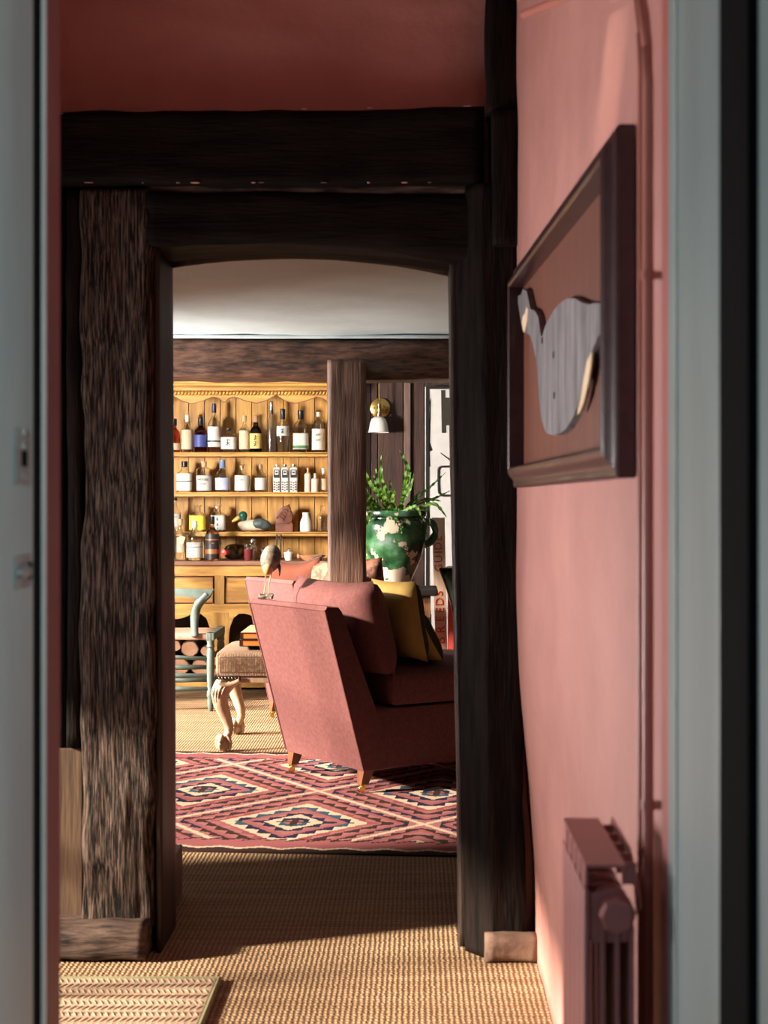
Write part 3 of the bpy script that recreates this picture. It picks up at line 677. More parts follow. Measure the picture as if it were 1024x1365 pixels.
for y in (Y0+0.03, Y1-0.03):
    bm = B(); box(bm, 0.212, 0.262, y-0.015, y+0.015, 0.0, 0.09, 0.004); obj('foot', bm, 'paint_radiator', root)

# --- small woven mat
root = empty('woven_mat', (-0.94, 3.38, 0), 'small beige herringbone woven mat with green bound edge on the sisal', 'mat')
bm = B(); box(bm, -1.39, -0.487, 2.9, 3.845, 0.0, 0.011, 0.003); obj('weave', bm, 'mat_weave', root)
for k in range(7):
    y = 3.845-0.012-0.125*(k+1)
    bm = B(); box(bm, -1.38, -0.492, y-0.004, y+0.004, 0.010, 0.0118); obj('dark_row', bm, 'mat_row', root)
bm = B()
tube(bm, [(-1.4, 3.85, 0.007), (-0.95, 3.852, 0.007), (-0.482, 3.85, 0.007), (-0.480, 3.4, 0.007), (-0.482, 2.9, 0.007)], 0.0075, 8); obj('binding', bm, 'mat_binding', root, smooth=True)
# herringbone knots, real relief joined in one part
bm = B()
for r in range(22):
    y = 3.825-r*0.0415
    for c in range(0, 60):
        x = -0.50-c*0.0145
        if x < -1.0: break
        s = 1 if r % 2 else -1
        a = Vector((x-0.006*s, y-0.014, 0.0112)); b = Vector((x+0.006*s, y+0.014, 0.0112))
        tube(bm, [a, (a+b)/2+Vector((0, 0, 0.0008)), b], 0.0014, 4)
o = obj('herringbone', bm, 'mat_weave', root, smooth='all'); o['kind'] = 'stuff'

# ================================================================== KILIM
root = empty('kilim_rug', (-0.30, 6.30, 0), 'flat woven kilim with stepped diamonds in pink, teal and cream under the armchair', 'rug')
MI = {k: i for i, k in enumerate(KIL)}
cs = 0.009; U0, U1, V0, V1 = -1.30, 1.05, -1.05, 1.035
nu = int((U1-U0)/cs); nv = int((V1-V0)/cs)
def kcol(u, v):
    # border bands at the two long edges
    e = min(v-V0, V1-v)
    wav = 0.042+0.030*abs(((u*14) % 2)-1)
    if e < wav-0.006: return 'k_brown'
    if e < wav+0.016: return 'k_cream'
    if e < 0.135: return 'k_pink'
    a, b = 0.475, 0.62
    cu, cv = -0.10, -0.555
    best = None
    for i in range(-6, 7):
        for j in range(-4, 6):
            if (i+j) % 2: continue
            du = u-(cu+i*a); dv = v-(cv+j*b)
            d = abs(du)/a+abs(dv)/b
            if best is None or d < best[0]: best = (d, du, dv)
    d, du, dv = best
    saw = (abs(du)/0.052) % 1.0
    blk = (int(abs(du)/0.156) + (1 if dv > 0 else 0)) % 2
    tooth = 0.035*((u/0.075) % 1.0)
    if e < 0.165+tooth:
        if abs(((u+0.20) % 0.95)-0.45) < 0.10-abs(e-0.105)*4: return 'k_navy'
        return 'k_pink'
    if e < 0.180+tooth: return 'k_brown'
    if d < 0.10: return 'k_brown' if (abs(du) < 0.014 or abs(dv) < 0.012) else 'k_rose'
    # rows of right-angled teeth: (start, width, tooth colours, ground, plain band after it)
    for b0, w_, c1, c2, ground, plain, end in ((0.10, 0.10, 'k_navy', 'k_teal', 'k_cream', 'k_cream', 0.235), (0.235, 0.11, 'k_navy', 'k_navy', 'k_rose', 'k_pink', 0.42),
                                               (0.42, 0.12, 'k_teal', 'k_navy', 'k_cream', 'k_cream', 0.575), (0.575, 0.10, 'k_pink', 'k_red', 'k_rose', 'k_pink', 0.69),
                                               (0.69, 0.11, 'k_brown', 'k_brown', 'k_rose', 'k_pink', 0.86), (0.86, 0.09, 'k_brown', 'k_navy', 'k_rose', 'k_rose', 0.972)):
        if d < b0+w_: return (c1 if blk else c2) if d-b0 < w_*(0.25+0.75*saw) else ground
        if d < end: return plain
    return 'k_cream'
bm = B()
rz = -0.085; cr, sr = math.cos(rz), math.sin(rz)
grid = []
for i in range(nu+1):
    row = []
    for j in range(nv+1):
        u = U0+i*cs; v = V0+j*cs
        row.append(bm.verts.new((-0.30+u*cr-v*sr, 6.30+u*sr+v*cr, 0.006+0.0012*noise.noise(Vector((u*6, v*6, 1))))))
    grid.append(row)
for i in range(nu):
    for j in range(nv):
        f = bm.faces.new((grid[i][j], grid[i+1][j], grid[i+1][j+1], grid[i][j+1])); f.material_index = MI[kcol(U0+(i+.5)*cs, V0+(j+.5)*cs)]
bd = [grid[i][0] for i in range(nu+1)]+[grid[nu][j] for j in range(1, nv+1)]+[grid[i][nv] for i in range(nu-1, -1, -1)]+[grid[0][j] for j in range(nv-1, 0, -1)]
low = [bm.verts.new((v.co.x, v.co.y, 0.0002)) for v in bd]
for i in range(len(bd)):
    f = bm.faces.new((bd[i], bd[(i+1) % len(bd)], low[(i+1) % len(bd)], low[i])); f.material_index = MI['k_brown']
rug = obj('pile', bm, list(KIL), root)

# ================================================================== ARMCHAIRS
def cushion(bm, w_, h_, t, mi=0, n=14, pinch=0.07, M=Matrix.Identity(4), sag=0.0):
    """pillow in local XZ (w x h) with thickness t along Y, base centre at origin"""
    top = []; bot = []
    for i in range(n+1):
        ra = []; rb = []
        for j in range(n+1):
            a = 2*i/n-1; b = 2*j/n-1
            k = (1-pinch*(1-b*b)*a*a*1.0)
            k2 = (1-pinch*(1-a*a)*b*b*1.0)
            x = a*w_/2*k; z = h_/2+b*h_/2*k2
            if b > 0: z -= sag*(1-a*a)*b
            th = t/2*((1-a**4)*(1-b**4))**0.55
            th *= 1+0.06*noise.noise(Vector((a*2, b*2, w_*9)))
            ra.append(bm.verts.new(M @ Vector((x, -th, z))))
            rb.append(ra[-1] if i in (0, n) or j in (0, n) else bm.verts.new(M @ Vector((x, th, z))))
        top.append(ra); bot.append(rb)
    for i in range(n):
        for j in range(n):
            f = bm.faces.new((top[i][j], top[i+1][j], top[i+1][j+1], top[i][j+1])); f.material_index = 0
            f = bm.faces.new((bot[i][j+1], bot[i+1][j+1], bot[i+1][j], bot[i][j])); f.material_index = mi
    return bm
CH_ROT = -math.radians(56.6)
def make_armchair(loc, label):
    r = empty('slipper_armchair', loc, label, 'armchair', 'pair of pink armchairs', CH_ROT)
    W = 0.325
    # reclined back slab
    bm = B(); prism(bm, [(-0.035, 0.090), (-0.215, 0.742), (-0.205, 0.757), (-0.150, 0.752), (-0.135, 0.735), (0.06, 0.25), (0.08, 0.090)], 'x', -W, W, 0.012)
    bk = obj('back', bm, 'linen_pink', r, smooth=True, local=True)
    bm = B(); tube(bm, [(-W+0.004, -0.215, 0.740), (0, -0.217, 0.742), (W-0.004, -0.215, 0.740)], 0.0035, 6); obj('top_seam', bm, 'linen_pink', bk, local=True, smooth=True)
    for s in (-1, 1):
        bm = B(); tube(bm, [(s*(W-0.004), -0.215, 0.742), (s*(W-0.004), -0.125, 0.415), (s*(W-0.004), -0.036, 0.095)], 0.004, 6); obj('side_piping', bm, 'linen_pink', bk, local=True, smooth=True)
    bm = B(); box(bm, -W+0.004, W-0.004, 0.0, 0.86, 0.090, 0.335, 0.018); obj('seat_base', bm, 'linen_pink', r, smooth=True, local=True)
    # seat cushion, crowned
    bm = B(); n = 14; g = []
    box(bm, -W+0.006, W-0.006, 0.10, 0.89, 0.337, 0.47, 0.03)
    bmesh.ops.subdivide_edges(bm, edges=bm.edges[:], cuts=3, use_grid_fill=True)
    for v in bm.verts:
        if v.co.z > 0.40:
            a = v.co.x/W; b = (v.co.y-0.5)/0.4; v.co.z += 0.055*max(0, 1-a*a)*max(0, 1-b*b*0.8)
    obj('seat_cushion', bm, 'linen_pink', r, smooth='all', local=True)
    # loose back cushion
    bm = B(); M = Matrix.Translation((0.0, 0.115, 0.46)) @ Matrix.Rotation(math.radians(15), 4, 'X')
    cushion(bm, 0.64, 0.405, 0.21, 0, 16, 0.02, M, sag=0.015)
    obj('back_cushion', bm, 'linen_pink', r, smooth='all', local=True)
    for sx in (-1, 1):
        for y, rk in ((-0.002, -0.018), (0.80, 0.010)):
            x = sx*(W-0.035)
            bm = B()
            A = [bm.verts.new((x+a*0.026, y+b*0.026+0.0, 0.100)) for a, b in ((-1, -1), (1, -1), (1, 1), (-1, 1))]
            C = [bm.verts.new((x+a*0.017, y+b*0.017+rk, 0.034)) for a, b in ((-1, -1), (1, -1), (1, 1), (-1, 1))]
            bm.faces.new(A); bm.faces.new(C[::-1])
            for i in range(4): bm.faces.new((A[i], C[i], C[(i+1) % 4], A[(i+1) % 4]))
            lg = obj('leg', bm, 'leg_wood', r, local=True)
            bm = B(); lathe(bm, [(0.015, 0.024), (0.017, 0.028), (0.017, 0.037), (0.014, 0.040)], (x, y+rk, 0), 12)
            Mw = Matrix.Translation((x+0.008, y+rk-0.01, 0.0145)) @ Matrix.Rotation(PI/2, 4, 'Y')
            ret = bmesh.ops.create_cone(bm, cap_ends=True, segments=14, radius1=0.0142, radius2=0.0142, depth=0.012, matrix=Mw)
            obj('castor', bm, 'brass', lg, smooth=True, local=True)
    return r
armchair = make_armchair((-0.3585, 6.595, 0.0065), 'pink linen armchair on the kilim, its back sunlit, yellow cushion in the seat')
def copy_tree(o, parent=None):
    c = o.copy(); COL.objects.link(c); c.parent = parent
    for ch in list(o.children): copy_tree(ch, c)
    return c
arm2 = copy_tree(armchair); arm2.location = (-0.64, 8.42, 0.0005); arm2.scale = (0.82, 0.80, 1.02); WL[arm2] = Vector(arm2.location)
for ch in list(arm2.children):
    if ch.name.startswith('back_cushion'): bpy.data.objects.remove(ch)
arm2['label'] = 'pink linen armchair on bare sisal between oak post and dresser, rust cushion in it'

def loose_cushion(name, loc, rx, rz, w_, h_, t, mats, label, pip=None, pinch=0.08, sag=0.0, ry=0):
    r = empty(name, loc, label, 'cushion', None)
    M = Matrix.Translation(loc) @ Matrix.Rotation(rz, 4, 'Z') @ Matrix.Rotation(rx, 4, 'X') @ Matrix.Rotation(ry, 4, 'Y')
    bm = B(); cushion(bm, w_, h_, t, 1 if len(mats) > 1 else 0, 14, pinch, M, sag); obj('cover', bm, list(mats), r, smooth='all')
    if pip:
        # piping around the seam
        P = []; n = 14
        for i in range(n+1): P.append((2*i/n-1, 1))
        for i in range(1, n+1): P.append((1, 1-2*i/n))
        for i in range(1, n+1): P.append((1-2*i/n, -1))
        for i in range(1, n+1): P.append((-1, -1+2*i/n))
        Q = []
        for a, b in P:
            x = a*w_/2*(1-pinch*(1-b*b)*a*a); z = h_/2+b*h_/2*(1-pinch*(1-a*a)*b*b)
            if b > 0: z -= sag*(1-a*a)*b
            Q.append(M @ Vector((x, 0, z)))
        bm = B(); tube(bm, Q, 0.005, 6); obj('piping', bm, pip, r, smooth='all')
    return r
cr_ = CH_ROT
def on_chair(base, x, y, z):
    c, s = math.cos(cr_), math.sin(cr_)
    return (base[0]+x*c-y*s, base[1]+x*s+y*c, base[2]+z)
A1 = (-0.3585, 6.595, 0.0065); A2 = (-0.64, 8.42, 0.0005)
loose_cushion('scatter_cushion', on_chair(A1, 0.135, 0.285, 0.505), math.radians(11), cr_+0.10, 0.30, 0.345, 0.13, ('cushion_yellow', 'cushion_floral'), 'mustard yellow cushion with dark floral front leaning upright in the near armchair', None, 0.05)
loose_cushion('scatter_cushion', on_chair(A1, 0.14, 0.395, 0.505), math.radians(30), cr_-0.10, 0.28, 0.24, 0.11, ('cushion_yellow', 'cushion_floral'), 'smaller mustard cushion slumped in front of the upright yellow one', None, 0.06)
loose_cushion('scatter_cushion', (0.345, 6.86, 0.512), math.radians(8), 0.35, 0.36, 0.44, 0.12, ('cushion_green', 'cushion_green'), 'dark green cushion with sharp corner on the front edge of the seat', 'piping_dark', 0.14, ry=math.radians(-14))
loose_cushion('scatter_cushion', (-0.625, 8.51, 0.50), math.radians(10), -0.45, 0.35, 0.40, 0.13, ('cushion_rust', 'cushion_rust'), 'rust orange cushion with dark piping in the armchair beside the dresser', 'piping_dark', 0.08, 0.03)
loose_cushion('scatter_cushion', (-0.435, 8.355, 0.49), math.radians(6), -0.75, 0.30, 0.385, 0.11, ('cushion_pattern', 'cushion_pattern'), 'mustard and plum patterned cushion half hidden by the brown oak post', 'piping_dark', 0.08)
loose_cushion('scatter_cushion', (-0.285, 8.52, 0.485), math.radians(6), -0.7, 0.34, 0.40, 0.12, ('cushion_tapestry', 'cushion_tapestry'), 'dark tapestry cushion peeping out between oak post and green pot', None, 0.07)

# --- wading bird ornament standing on the armchair back
bx_, by_, bz_ = on_chair(A1, -0.235, -0.180, 0.757)
root = empty('wading_bird', (bx_, by_, bz_), 'carved wading bird on thin legs and a stone base on the armchair back', 'ornament')
bm = B(); box(bm, bx_-0.030, bx_+0.030, by_-0.024, by_+0.024, bz_, bz_+0.022, 0.006)
bmesh.ops.subdivide_edges(bm, edges=bm.edges[:], cuts=2, use_grid_fill=True)
for v in bm.verts:
    if v.co.z > bz_+0.002: v.co += Vector((nz(v.co, (90, 90, 90)), nz(v.co, (90, 90, 90), 5), nz(v.co, (80, 80, 80), 9)))*0.006
obj('base', bm, 'stone_base', root)
for dx in (-0.010, 0.022):
    bm = B(); tube(bm, smoothpts([(bx_+dx*0.6-0.004, by_, bz_+0.018), (bx_+dx*0.5+0.002, by_+0.004, bz_+0.065), (bx_+dx+0.008, by_, bz_+0.135)]), 0.0022, 6); obj('leg', bm, 'bird_belly', root, smooth='all')
R = Matrix.Rotation(math.radians(12), 3, 'Y')
bm = B(); ellipsoid(bm, (bx_+0.020, by_, bz_+0.172), (0.043, 0.044, 0.061), 20, 0, R); bd = obj('body', bm, 'bird_grey', root, smooth='all')
bm = B(); ellipsoid(bm, (bx_+0.012, by_-0.008, bz_+0.140), (0.026, 0.034, 0.038), 16, 0, R); obj('belly', bm, 'bird_belly', bd, smooth='all')
bm = B(); tube(bm, smoothpts([(bx_+0.045, by_-0.004, bz_+0.150), (bx_+0.058, by_-0.006, bz_+0.128), (bx_+0.057, by_-0.006, bz_+0.098)]), [0.014, 0.0135, 0.013, 0.012, 0.010, 0.008, 0.006, 0.005, 0.004, 0.003, 0.003, 0.002, 0.0015], 8); obj('bill', bm, 'pewter_dark', root, smooth='all')

# ================================================================== OTTOMAN
OX0, OX1, OY0, OY1 = -0.945, -0.48, 7.40, 8.03
root = empty('ottoman', ((OX0+OX1)/2, (OY0+OY1)/2, 0.0005), 'tweed topped ottoman on carved claw and ball cabriole legs', 'ottoman')
bm = B(); box(bm, OX0, OX1, OY0, OY1, 0.350, 0.470, 0.028)
bmesh.ops.subdivide_edges(bm, edges=bm.edges[:], cuts=4, use_grid_fill=True)
for v in bm.verts:
    if v.co.z > 0.44:
        a = (v.co.x-(OX0+OX1)/2)/0.24; b = (v.co.y-(OY0+OY1)/2)/0.32
        v.co.z += 0.022*max(0, 1-a*a)*max(0, 1-b*b)
obj('upholstered_top', bm, 'ottoman_weave', root, smooth='all')
bm = B(); box(bm, OX0+0.012, OX1-0.012, OY0+0.012, OY1-0.012, 0.325, 0.352, 0.004); obj('frame_rail', bm, 'leg_limed', root)
bm = B(); box(bm, OX0+0.006, OX0+0.12, OY0-0.0015, OY0+0.004, 0.343, 0.358); tr = obj('trim_band', bm, 'book_black', root)
for k in range(7):
    bm = B(); ellipsoid(bm, (OX0+0.018+0.0155*k, OY0-0.002, 0.3505), (0.0045, 0.003, 0.0045), 8); obj('nail', bm, 'chrome', tr, smooth='all')
for cx, cy, sx, sy in ((OX0, OY0, -1, -1), (OX0, OY1, -1, 1), (OX1, OY0, 1, -1), (OX1, OY1, 1, 1)):
    kx = cx-sx*0.055; ky = cy-sy*0.055
    ctrl = [(kx-sx*0.00, ky, 0.335), (kx+sx*0.030, ky+sy*0.022, 0.290), (kx+sx*0.034, ky+sy*0.024, 0.235), (kx+sx*0.012, ky+sy*0.010, 0.165), (kx-sx*0.004, ky-sy*0.002, 0.110), (kx+sx*0.004, ky+sy*0.004, 0.070), (kx+sx*0.018, ky+sy*0.014, 0.048)]
    P = smoothpts(ctrl, 6); rr = [0.046, 0.044, 0.036, 0.027, 0.021, 0.020, 0.022]
    rad = []
    for i in range(len(P)):
        t = i/6; a = min(5, int(t)); rad.append(rr[a]+(rr[a+1]-rr[a])*(t-a))
    bm = B(); tube(bm, P, rad, 14); lg = obj('leg', bm, 'leg_limed', root, smooth='all')
    fx, fy = kx+sx*0.020, ky+sy*0.016
    bm = B(); ellipsoid(bm, (fx, fy, 0.0315), (0.032, 0.032, 0.031), 14); obj('ball', bm, 'leg_limed', lg, smooth='all')
    for a in range(4):
        th = math.atan2(sy, sx)+a*PI/2+0.4
        c_, s_ = math.cos(th), math.sin(th)
        bm = B(); tube(bm, smoothpts([(fx+c_*0.014, fy+s_*0.014, 0.075), (fx+c_*0.030, fy+s_*0.030, 0.056), (fx+c_*0.0365, fy+s_*0.0365, 0.034), (fx+c_*0.029, fy+s_*0.029, 0.008)], 4), [0.012]*5+[0.010]*4+[0.009, 0.008, 0.007, 0.005], 7); obj('claw', bm, 'leg_limed', lg, smooth='all')
    # carved acanthus grooves on the knee
    for q in range(7):
        th = math.atan2(sy, sx)+(q-3)*0.36
        L = []
        for i in range(0, 15-abs(q-3)*2):
            p = P[i]; r_ = rad[i]*0.985
            L.append(p+Vector((math.cos(th)*r_, math.sin(th)*r_, 0)))
        bm = B(); tube(bm, L, [0.0052-0.00025*i for i in range(len(L))], 6); obj('carved_leaf', bm, 'leg_limed_dark' if q % 2 else 'leg_limed', lg, smooth='all')
    if sx < 0:
        bm = B(); tube(bm, smoothpts([(cx+0.02, cy+0.004*sy, 0.332), (cx+0.05, cy, 0.318), (cx+0.085, cy-0.002*sy, 0.322), (cx+0.115, cy-0.004*sy, 0.338)], 4), 0.013, 8); obj('knee_bracket', bm, 'leg_limed', lg, smooth='all')

# books on the ottoman
def book(z0, dx, label):
    x0, x1, y0, y1, t = -0.835+dx, -0.50+dx, 7.44, 7.90, 0.033
    r = empty('folio_book', ((x0+x1)/2, (y0+y1)/2, z0), label, 'book', 'folio books on the ottoman')
    bm = B(); box(bm, x0+0.004, x1-0.004, y0+0.004, y1-0.004, z0+0.004, z0+t-0.004); obj('page_block', bm, 'book_orange', r)
    bm = B(); box(bm, x0, x1, y0, y1, z0, z0+0.004, 0.001); obj('cover_board', bm, 'book_black', r)
    bm = B(); box(bm, x0, x1, y0, y1, z0+t-0.004, z0+t-0.0008, 0.001); obj('cover_board', bm, 'book_black', r)
    bm = B(); box(bm, x0, x0+0.005, y0, y1, z0+0.004, z0+t-0.004); obj('spine', bm, 'book_black', r)
    bm = B(); box(bm, x0+0.003, x1-0.003, y0+0.004, y1-0.003, z0+t-0.0008, z0+t); obj('jacket', bm, 'book_top', r)
book(0.494, 0.0, 'orange folio with black border lying on the tweed ottoman, under another')
book(0.5275, 0.002, 'orange folio with black border and pale cover, topmost on the ottoman')

# ================================================================== PAINTED RUSH CHAIR
CX, CY = -1.385, 9.02
root = empty('rush_armchair', (CX, CY, 0.0), 'blue green painted armchair with pink rush seat in front of the dresser', 'chair')
xr, xl, yf, yb = -1.158, -1.62, 8.87, 9.33           # facing +x: xr is the front
sz = 0.43
def rod(n_, pts, r, m='paint_bluegreen', par=None, k=8):
    bm = B(); tube(bm, pts, r, k); return obj(n_, bm, m, par or root, smooth='all')
for y in (yf, yb):
    bm = B(); lathe(bm, [(0.011, 0.0), (0.014, 0.004), (0.020, 0.06), (0.017, 0.075), (0.022, 0.085), (0.022, 0.11), (0.018, 0.12), (0.022, 0.20), (0.022, 0.34), (0.018, 0.355), (0.024, 0.365), (0.019, 0.38), (0.023, 0.40), (0.024, sz+0.012)], (xr, y, 0), 14); obj('leg', bm, 'paint_bluegreen', root, smooth=True)
    rod('leg', smoothpts([(xl, y, 0), (xl-0.005, y, 0.43), (xl-0.04, y, 0.70), (xl-0.09, y, 0.95)]), 0.019)
    if y == yf:      # the broad flat arm and its curved support
        bm = B(); tube(bm, smoothpts([(xr-0.088, y, sz-0.01), (xr-0.090, y, sz+0.09), (xr-0.070, y, sz+0.17), (xr-0.015, y, sz+0.232)], 6), [0.024]*6+[0.026]*6+[0.030]*7, 10, flat=0.8); obj('arm_support', bm, 'paint_bluegreen', root, smooth='all')
        prism_pts = [(xr+0.020, sz+0.256), (xr-0.20, sz+0.262), (xl-0.05, sz+0.268), (xl-0.05, sz+0.225), (xr-0.20, sz+0.222), (xr-0.075, sz+0.212), (xr-0.030, sz+0.195), (xr+0.002, sz+0.222)]
        bm = B(); prism(bm, prism_pts, 'y', y-0.024, y+0.024, 0.006); obj('arm', bm, 'paint_bluegreen', root, smooth=True)
    for z in (0.20, 0.125): rod('rung', [(xl, y, z), ((xl+xr)/2, y, z), (xr, y, z)], [0.011, 0.016, 0.011])
for z in (0.30, 0.17): rod('rung', [(xr, yf, z), (xr, (yf+yb)/2, z), (xr, yb, z)], [0.011, 0.016, 0.011])
rod('rung', [(xl, yf, 0.24), (xl, yb, 0.24)], 0.013)
rod('rung', [(xl, yf, 0.315), (xr, yf, 0.295)], 0.012)
for z, ww in ((0.62, 0.045), (0.86, 0.06)):
    bm = B(); box(bm, xl-0.06-(z-.6)*.15, xl-0.045-(z-.6)*.15, yf, yb, z, z+ww, 0.005); obj('back_rail', bm, 'paint_bluegreen', root)
bm = B(); box(bm, xl+0.01, xr-0.02, yf+0.005, yb-0.005, sz-0.030, sz+0.006, 0.012)
bmesh.ops.subdivide_edges(bm, edges=bm.edges[:], cuts=3, use_grid_fill=True)
for v in bm.verts:
    if v.co.z > sz-0.01: v.co.z -= 0.010*max(0, 1-((v.co.x-CX)/0.22)**2)*max(0, 1-((v.co.y-9.1)/0.22)**2)
obj('rush_seat', bm, 'rush', root, smooth='all')
bm = B(); box(bm, xr-0.022, xr+0.022, yf-0.022, yb+0.022, sz-0.03, sz+0.012, 0.004); obj('seat_rail', bm, 'paint_bluegreen', root)

# ================================================================== DRESSER
DXL, DXR = -2.02, -0.545
YB = 10.38; YS = 10.15; YF = 9.87
root = empty('welsh_dresser', ((DXL+DXR)/2, 10.12, 0), 'tall honey yellow pine dresser with three open shelves of bottles', 'dresser')
s0 = F/YS
k = -1.603
i = -4
while True:
    a = k+0.1038*i; b = a+0.1038; i += 1
    if b < DXL+0.02: continue
    if a > DXR-0.02: break
    bm = B(); box(bm, max(a+0.0022, DXL+0.02), min(b-0.0022, DXR-0.02), YB, YB+0.016, 0.81, 1.90, 0.0015); obj('back_board', bm, 'pine_yellow', root)
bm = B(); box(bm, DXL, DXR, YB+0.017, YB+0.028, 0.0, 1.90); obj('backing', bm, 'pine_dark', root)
SH = [1.500, 1.243, 0.986]
for z in SH:
    bm = B(); box(bm, DXL+0.02, DXR-0.02, YS, YB, z-0.028, z, 0.003)
    s = obj('shelf', bm, 'pine_yellow_h', root)
    bm = B(); tube(bm, [(DXL+0.02, YS-0.001, z-0.009), (DXR-0.02, YS-0.001, z-0.009)], 0.004, 6); obj('shelf_bead', bm, 'pine_yellow_h', s, smooth='all')
for x in (DXL, DXR-0.022):
    bm = B(); box(bm, x, x+0.022, YS-0.01, YB+0.016, 0.81, 1.90, 0.002); obj('side_panel', bm, 'pine_yellow', root)
# cornice, rope moulding, scalloped frieze
bm = B(); prism(bm, [(YS-0.060, 1.955), (YB+0.03, 1.955), (YB+0.03, 1.895), (YS-0.016, 1.895), (YS-0.020, 1.915), (YS-0.042, 1.925), (YS-0.046, 1.938), (YS-0.060, 1.942)], 'x', DXL-0.03, DXR+0.03); obj('cornice', bm, 'pine_yellow_h', root)
bm = B(); x = DXL
while x < DXR:
    tube(bm, [(x, YS-0.026, 1.868), (x+0.007, YS-0.034, 1.879), (x+0.018, YS-0.026, 1.890)], [0.008, 0.011, 0.008], 6); x += 0.0222
o = obj('rope_moulding', bm, 'pine_yellow_h', root, smooth='all'); o['kind'] = 'stuff'
ctrl = [(230, 527), (243, 535), (256, 538.5), (270, 535), (284, 529.5), (292, 531), (299, 537), (306, 531), (313, 529.5), (328, 535), (343, 538), (356, 534), (368, 527)]
poly = []
per = 138
for rep in range(-1, 2):
    for a, b in ctrl[:-1]:
        X = (a+rep*per-555)/s0; z = EYE+(671-b)/s0
        if DXL+0.02 < X < DXR-0.02: poly.append((X, z))
poly = [(DXL+0.02, 1.86)]+poly+[(DXR-0.02, 1.86)]
pol = [(DXL+0.02, 1.868)]+poly+[(DXR-0.02, 1.868)]
# dense wavy outline
den = []
for (a, b), (c, d) in zip(poly, poly[1:]):
    for q in range(4):
        t = q/4; den.append((a+(c-a)*t, b+(d-b)*t))
den.append(poly[-1])
bm = B(); prism(bm, [(DXL+0.02, 1.896)]+den+[(DXR-0.02, 1.896)], 'y', YS-0.016, YS); fr_ = obj('scalloped_frieze', bm, 'pine_yellow_h', root)
bm = B(); tube(bm, [(a, YS-0.017, b+0.001) for a, b in den], 0.0028, 5); obj('scratched_edge', bm, 'worktop_wood', fr_, smooth='all')
# worktop and base
bm = B(); box(bm, DXL-0.02, DXR+0.02, YF-0.025, YB+0.02, 0.782, 0.808, 0.005); obj('worktop', bm, 'worktop_wood', root)
sf = F/YF
def fx_(p): return (p-555)/sf
def fz_(p): return EYE-(p-671)/sf
bm = B(); box(bm, DXL, DXR, YF, YF+0.02, fz_(768), 0.782, 0.002); obj('rail', bm, 'pine_yellow_h', root)
bm = B(); box(bm, DXL, DXR, YF, YF+0.02, fz_(817), fz_(805), 0.002); obj('rail', bm, 'pine_yellow_h', root)
bm = B(); box(bm, DXL, DXR, YF, YF+0.02, 0.015, fz_(905), 0.002); obj('plinth_rail', bm, 'pine_yellow_h', root)
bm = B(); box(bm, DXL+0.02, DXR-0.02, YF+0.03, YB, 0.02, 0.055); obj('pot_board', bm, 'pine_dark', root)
bm = B(); box(bm, DXL+0.02, DXR-0.02, YF+0.03, YF+0.05, 0.0, 0.03); obj('kick_board', bm, 'black_paint', root)
stiles = [(160, 178), (286, 299), (410, 428)]
for a, b in stiles:
    bm = B(); box(bm, fx_(a), fx_(b), YF-0.0015, YF+0.02, fz_(806), fz_(767), 0.002); obj('stile', bm, 'pine_yellow', root)
for a, b in ((179, 285), (300, 409)):
    bm = B(); box(bm, fx_(a)+0.006, fx_(b)-0.006, YF+0.010, YF+0.02, fz_(804)+0.004, fz_(769)-0.004, 0.004); dr = obj('drawer_front', bm, 'pine_yellow_h', root)
    bm = B(); P = [(fx_(a)+0.006, fz_(804)+0.004), (fx_(b)-0.006, fz_(804)+0.004), (fx_(b)-0.006, fz_(769)-0.004), (fx_(a)+0.006, fz_(769)-0.004)]
    tube(bm, [(x, YF+0.008, z) for x, z in P+[P[0]]], 0.0045, 6); obj('panel_moulding', bm, 'worktop_wood', dr)
    bm = B(); lathe(bm, [(0.006, 0), (0.006, 0.014), (0.016, 0.020), (0.017, 0.028), (0.010, 0.034)], (0, 0, 0), 14)
for a, b in ((160, 180), (281, 305), (406, 428)):
    bm = B(); box(bm, fx_(a), fx_(b), YF, YF+0.022, fz_(906), fz_(816), 0.002); obj('stile', bm, 'pine_yellow', root)
for a, b in ((180, 281), (305, 406)):
    c = (a+b)/2; hw = (b-a)/2; arc = []
    prof = [(-1.0, 852), (-0.97, 836), (-0.88, 824), (-0.74, 818.5), (-0.60, 817.8), (-0.45, 819.5), (-0.30, 823), (-0.15, 825), (0, 825.5)]
    prof = prof+[(-u, y) for u, y in prof[-2::-1]]
    pol = [(fx_(c+hw*u), fz_(y)) for u, y in prof]
    bm = B(); prism(bm, [(fx_(a), fz_(815.5))]+pol+[(fx_(b), fz_(815.5))], 'y', YF+0.001, YF+0.019); obj('arched_apron', bm, 'pine_yellow_h', root)
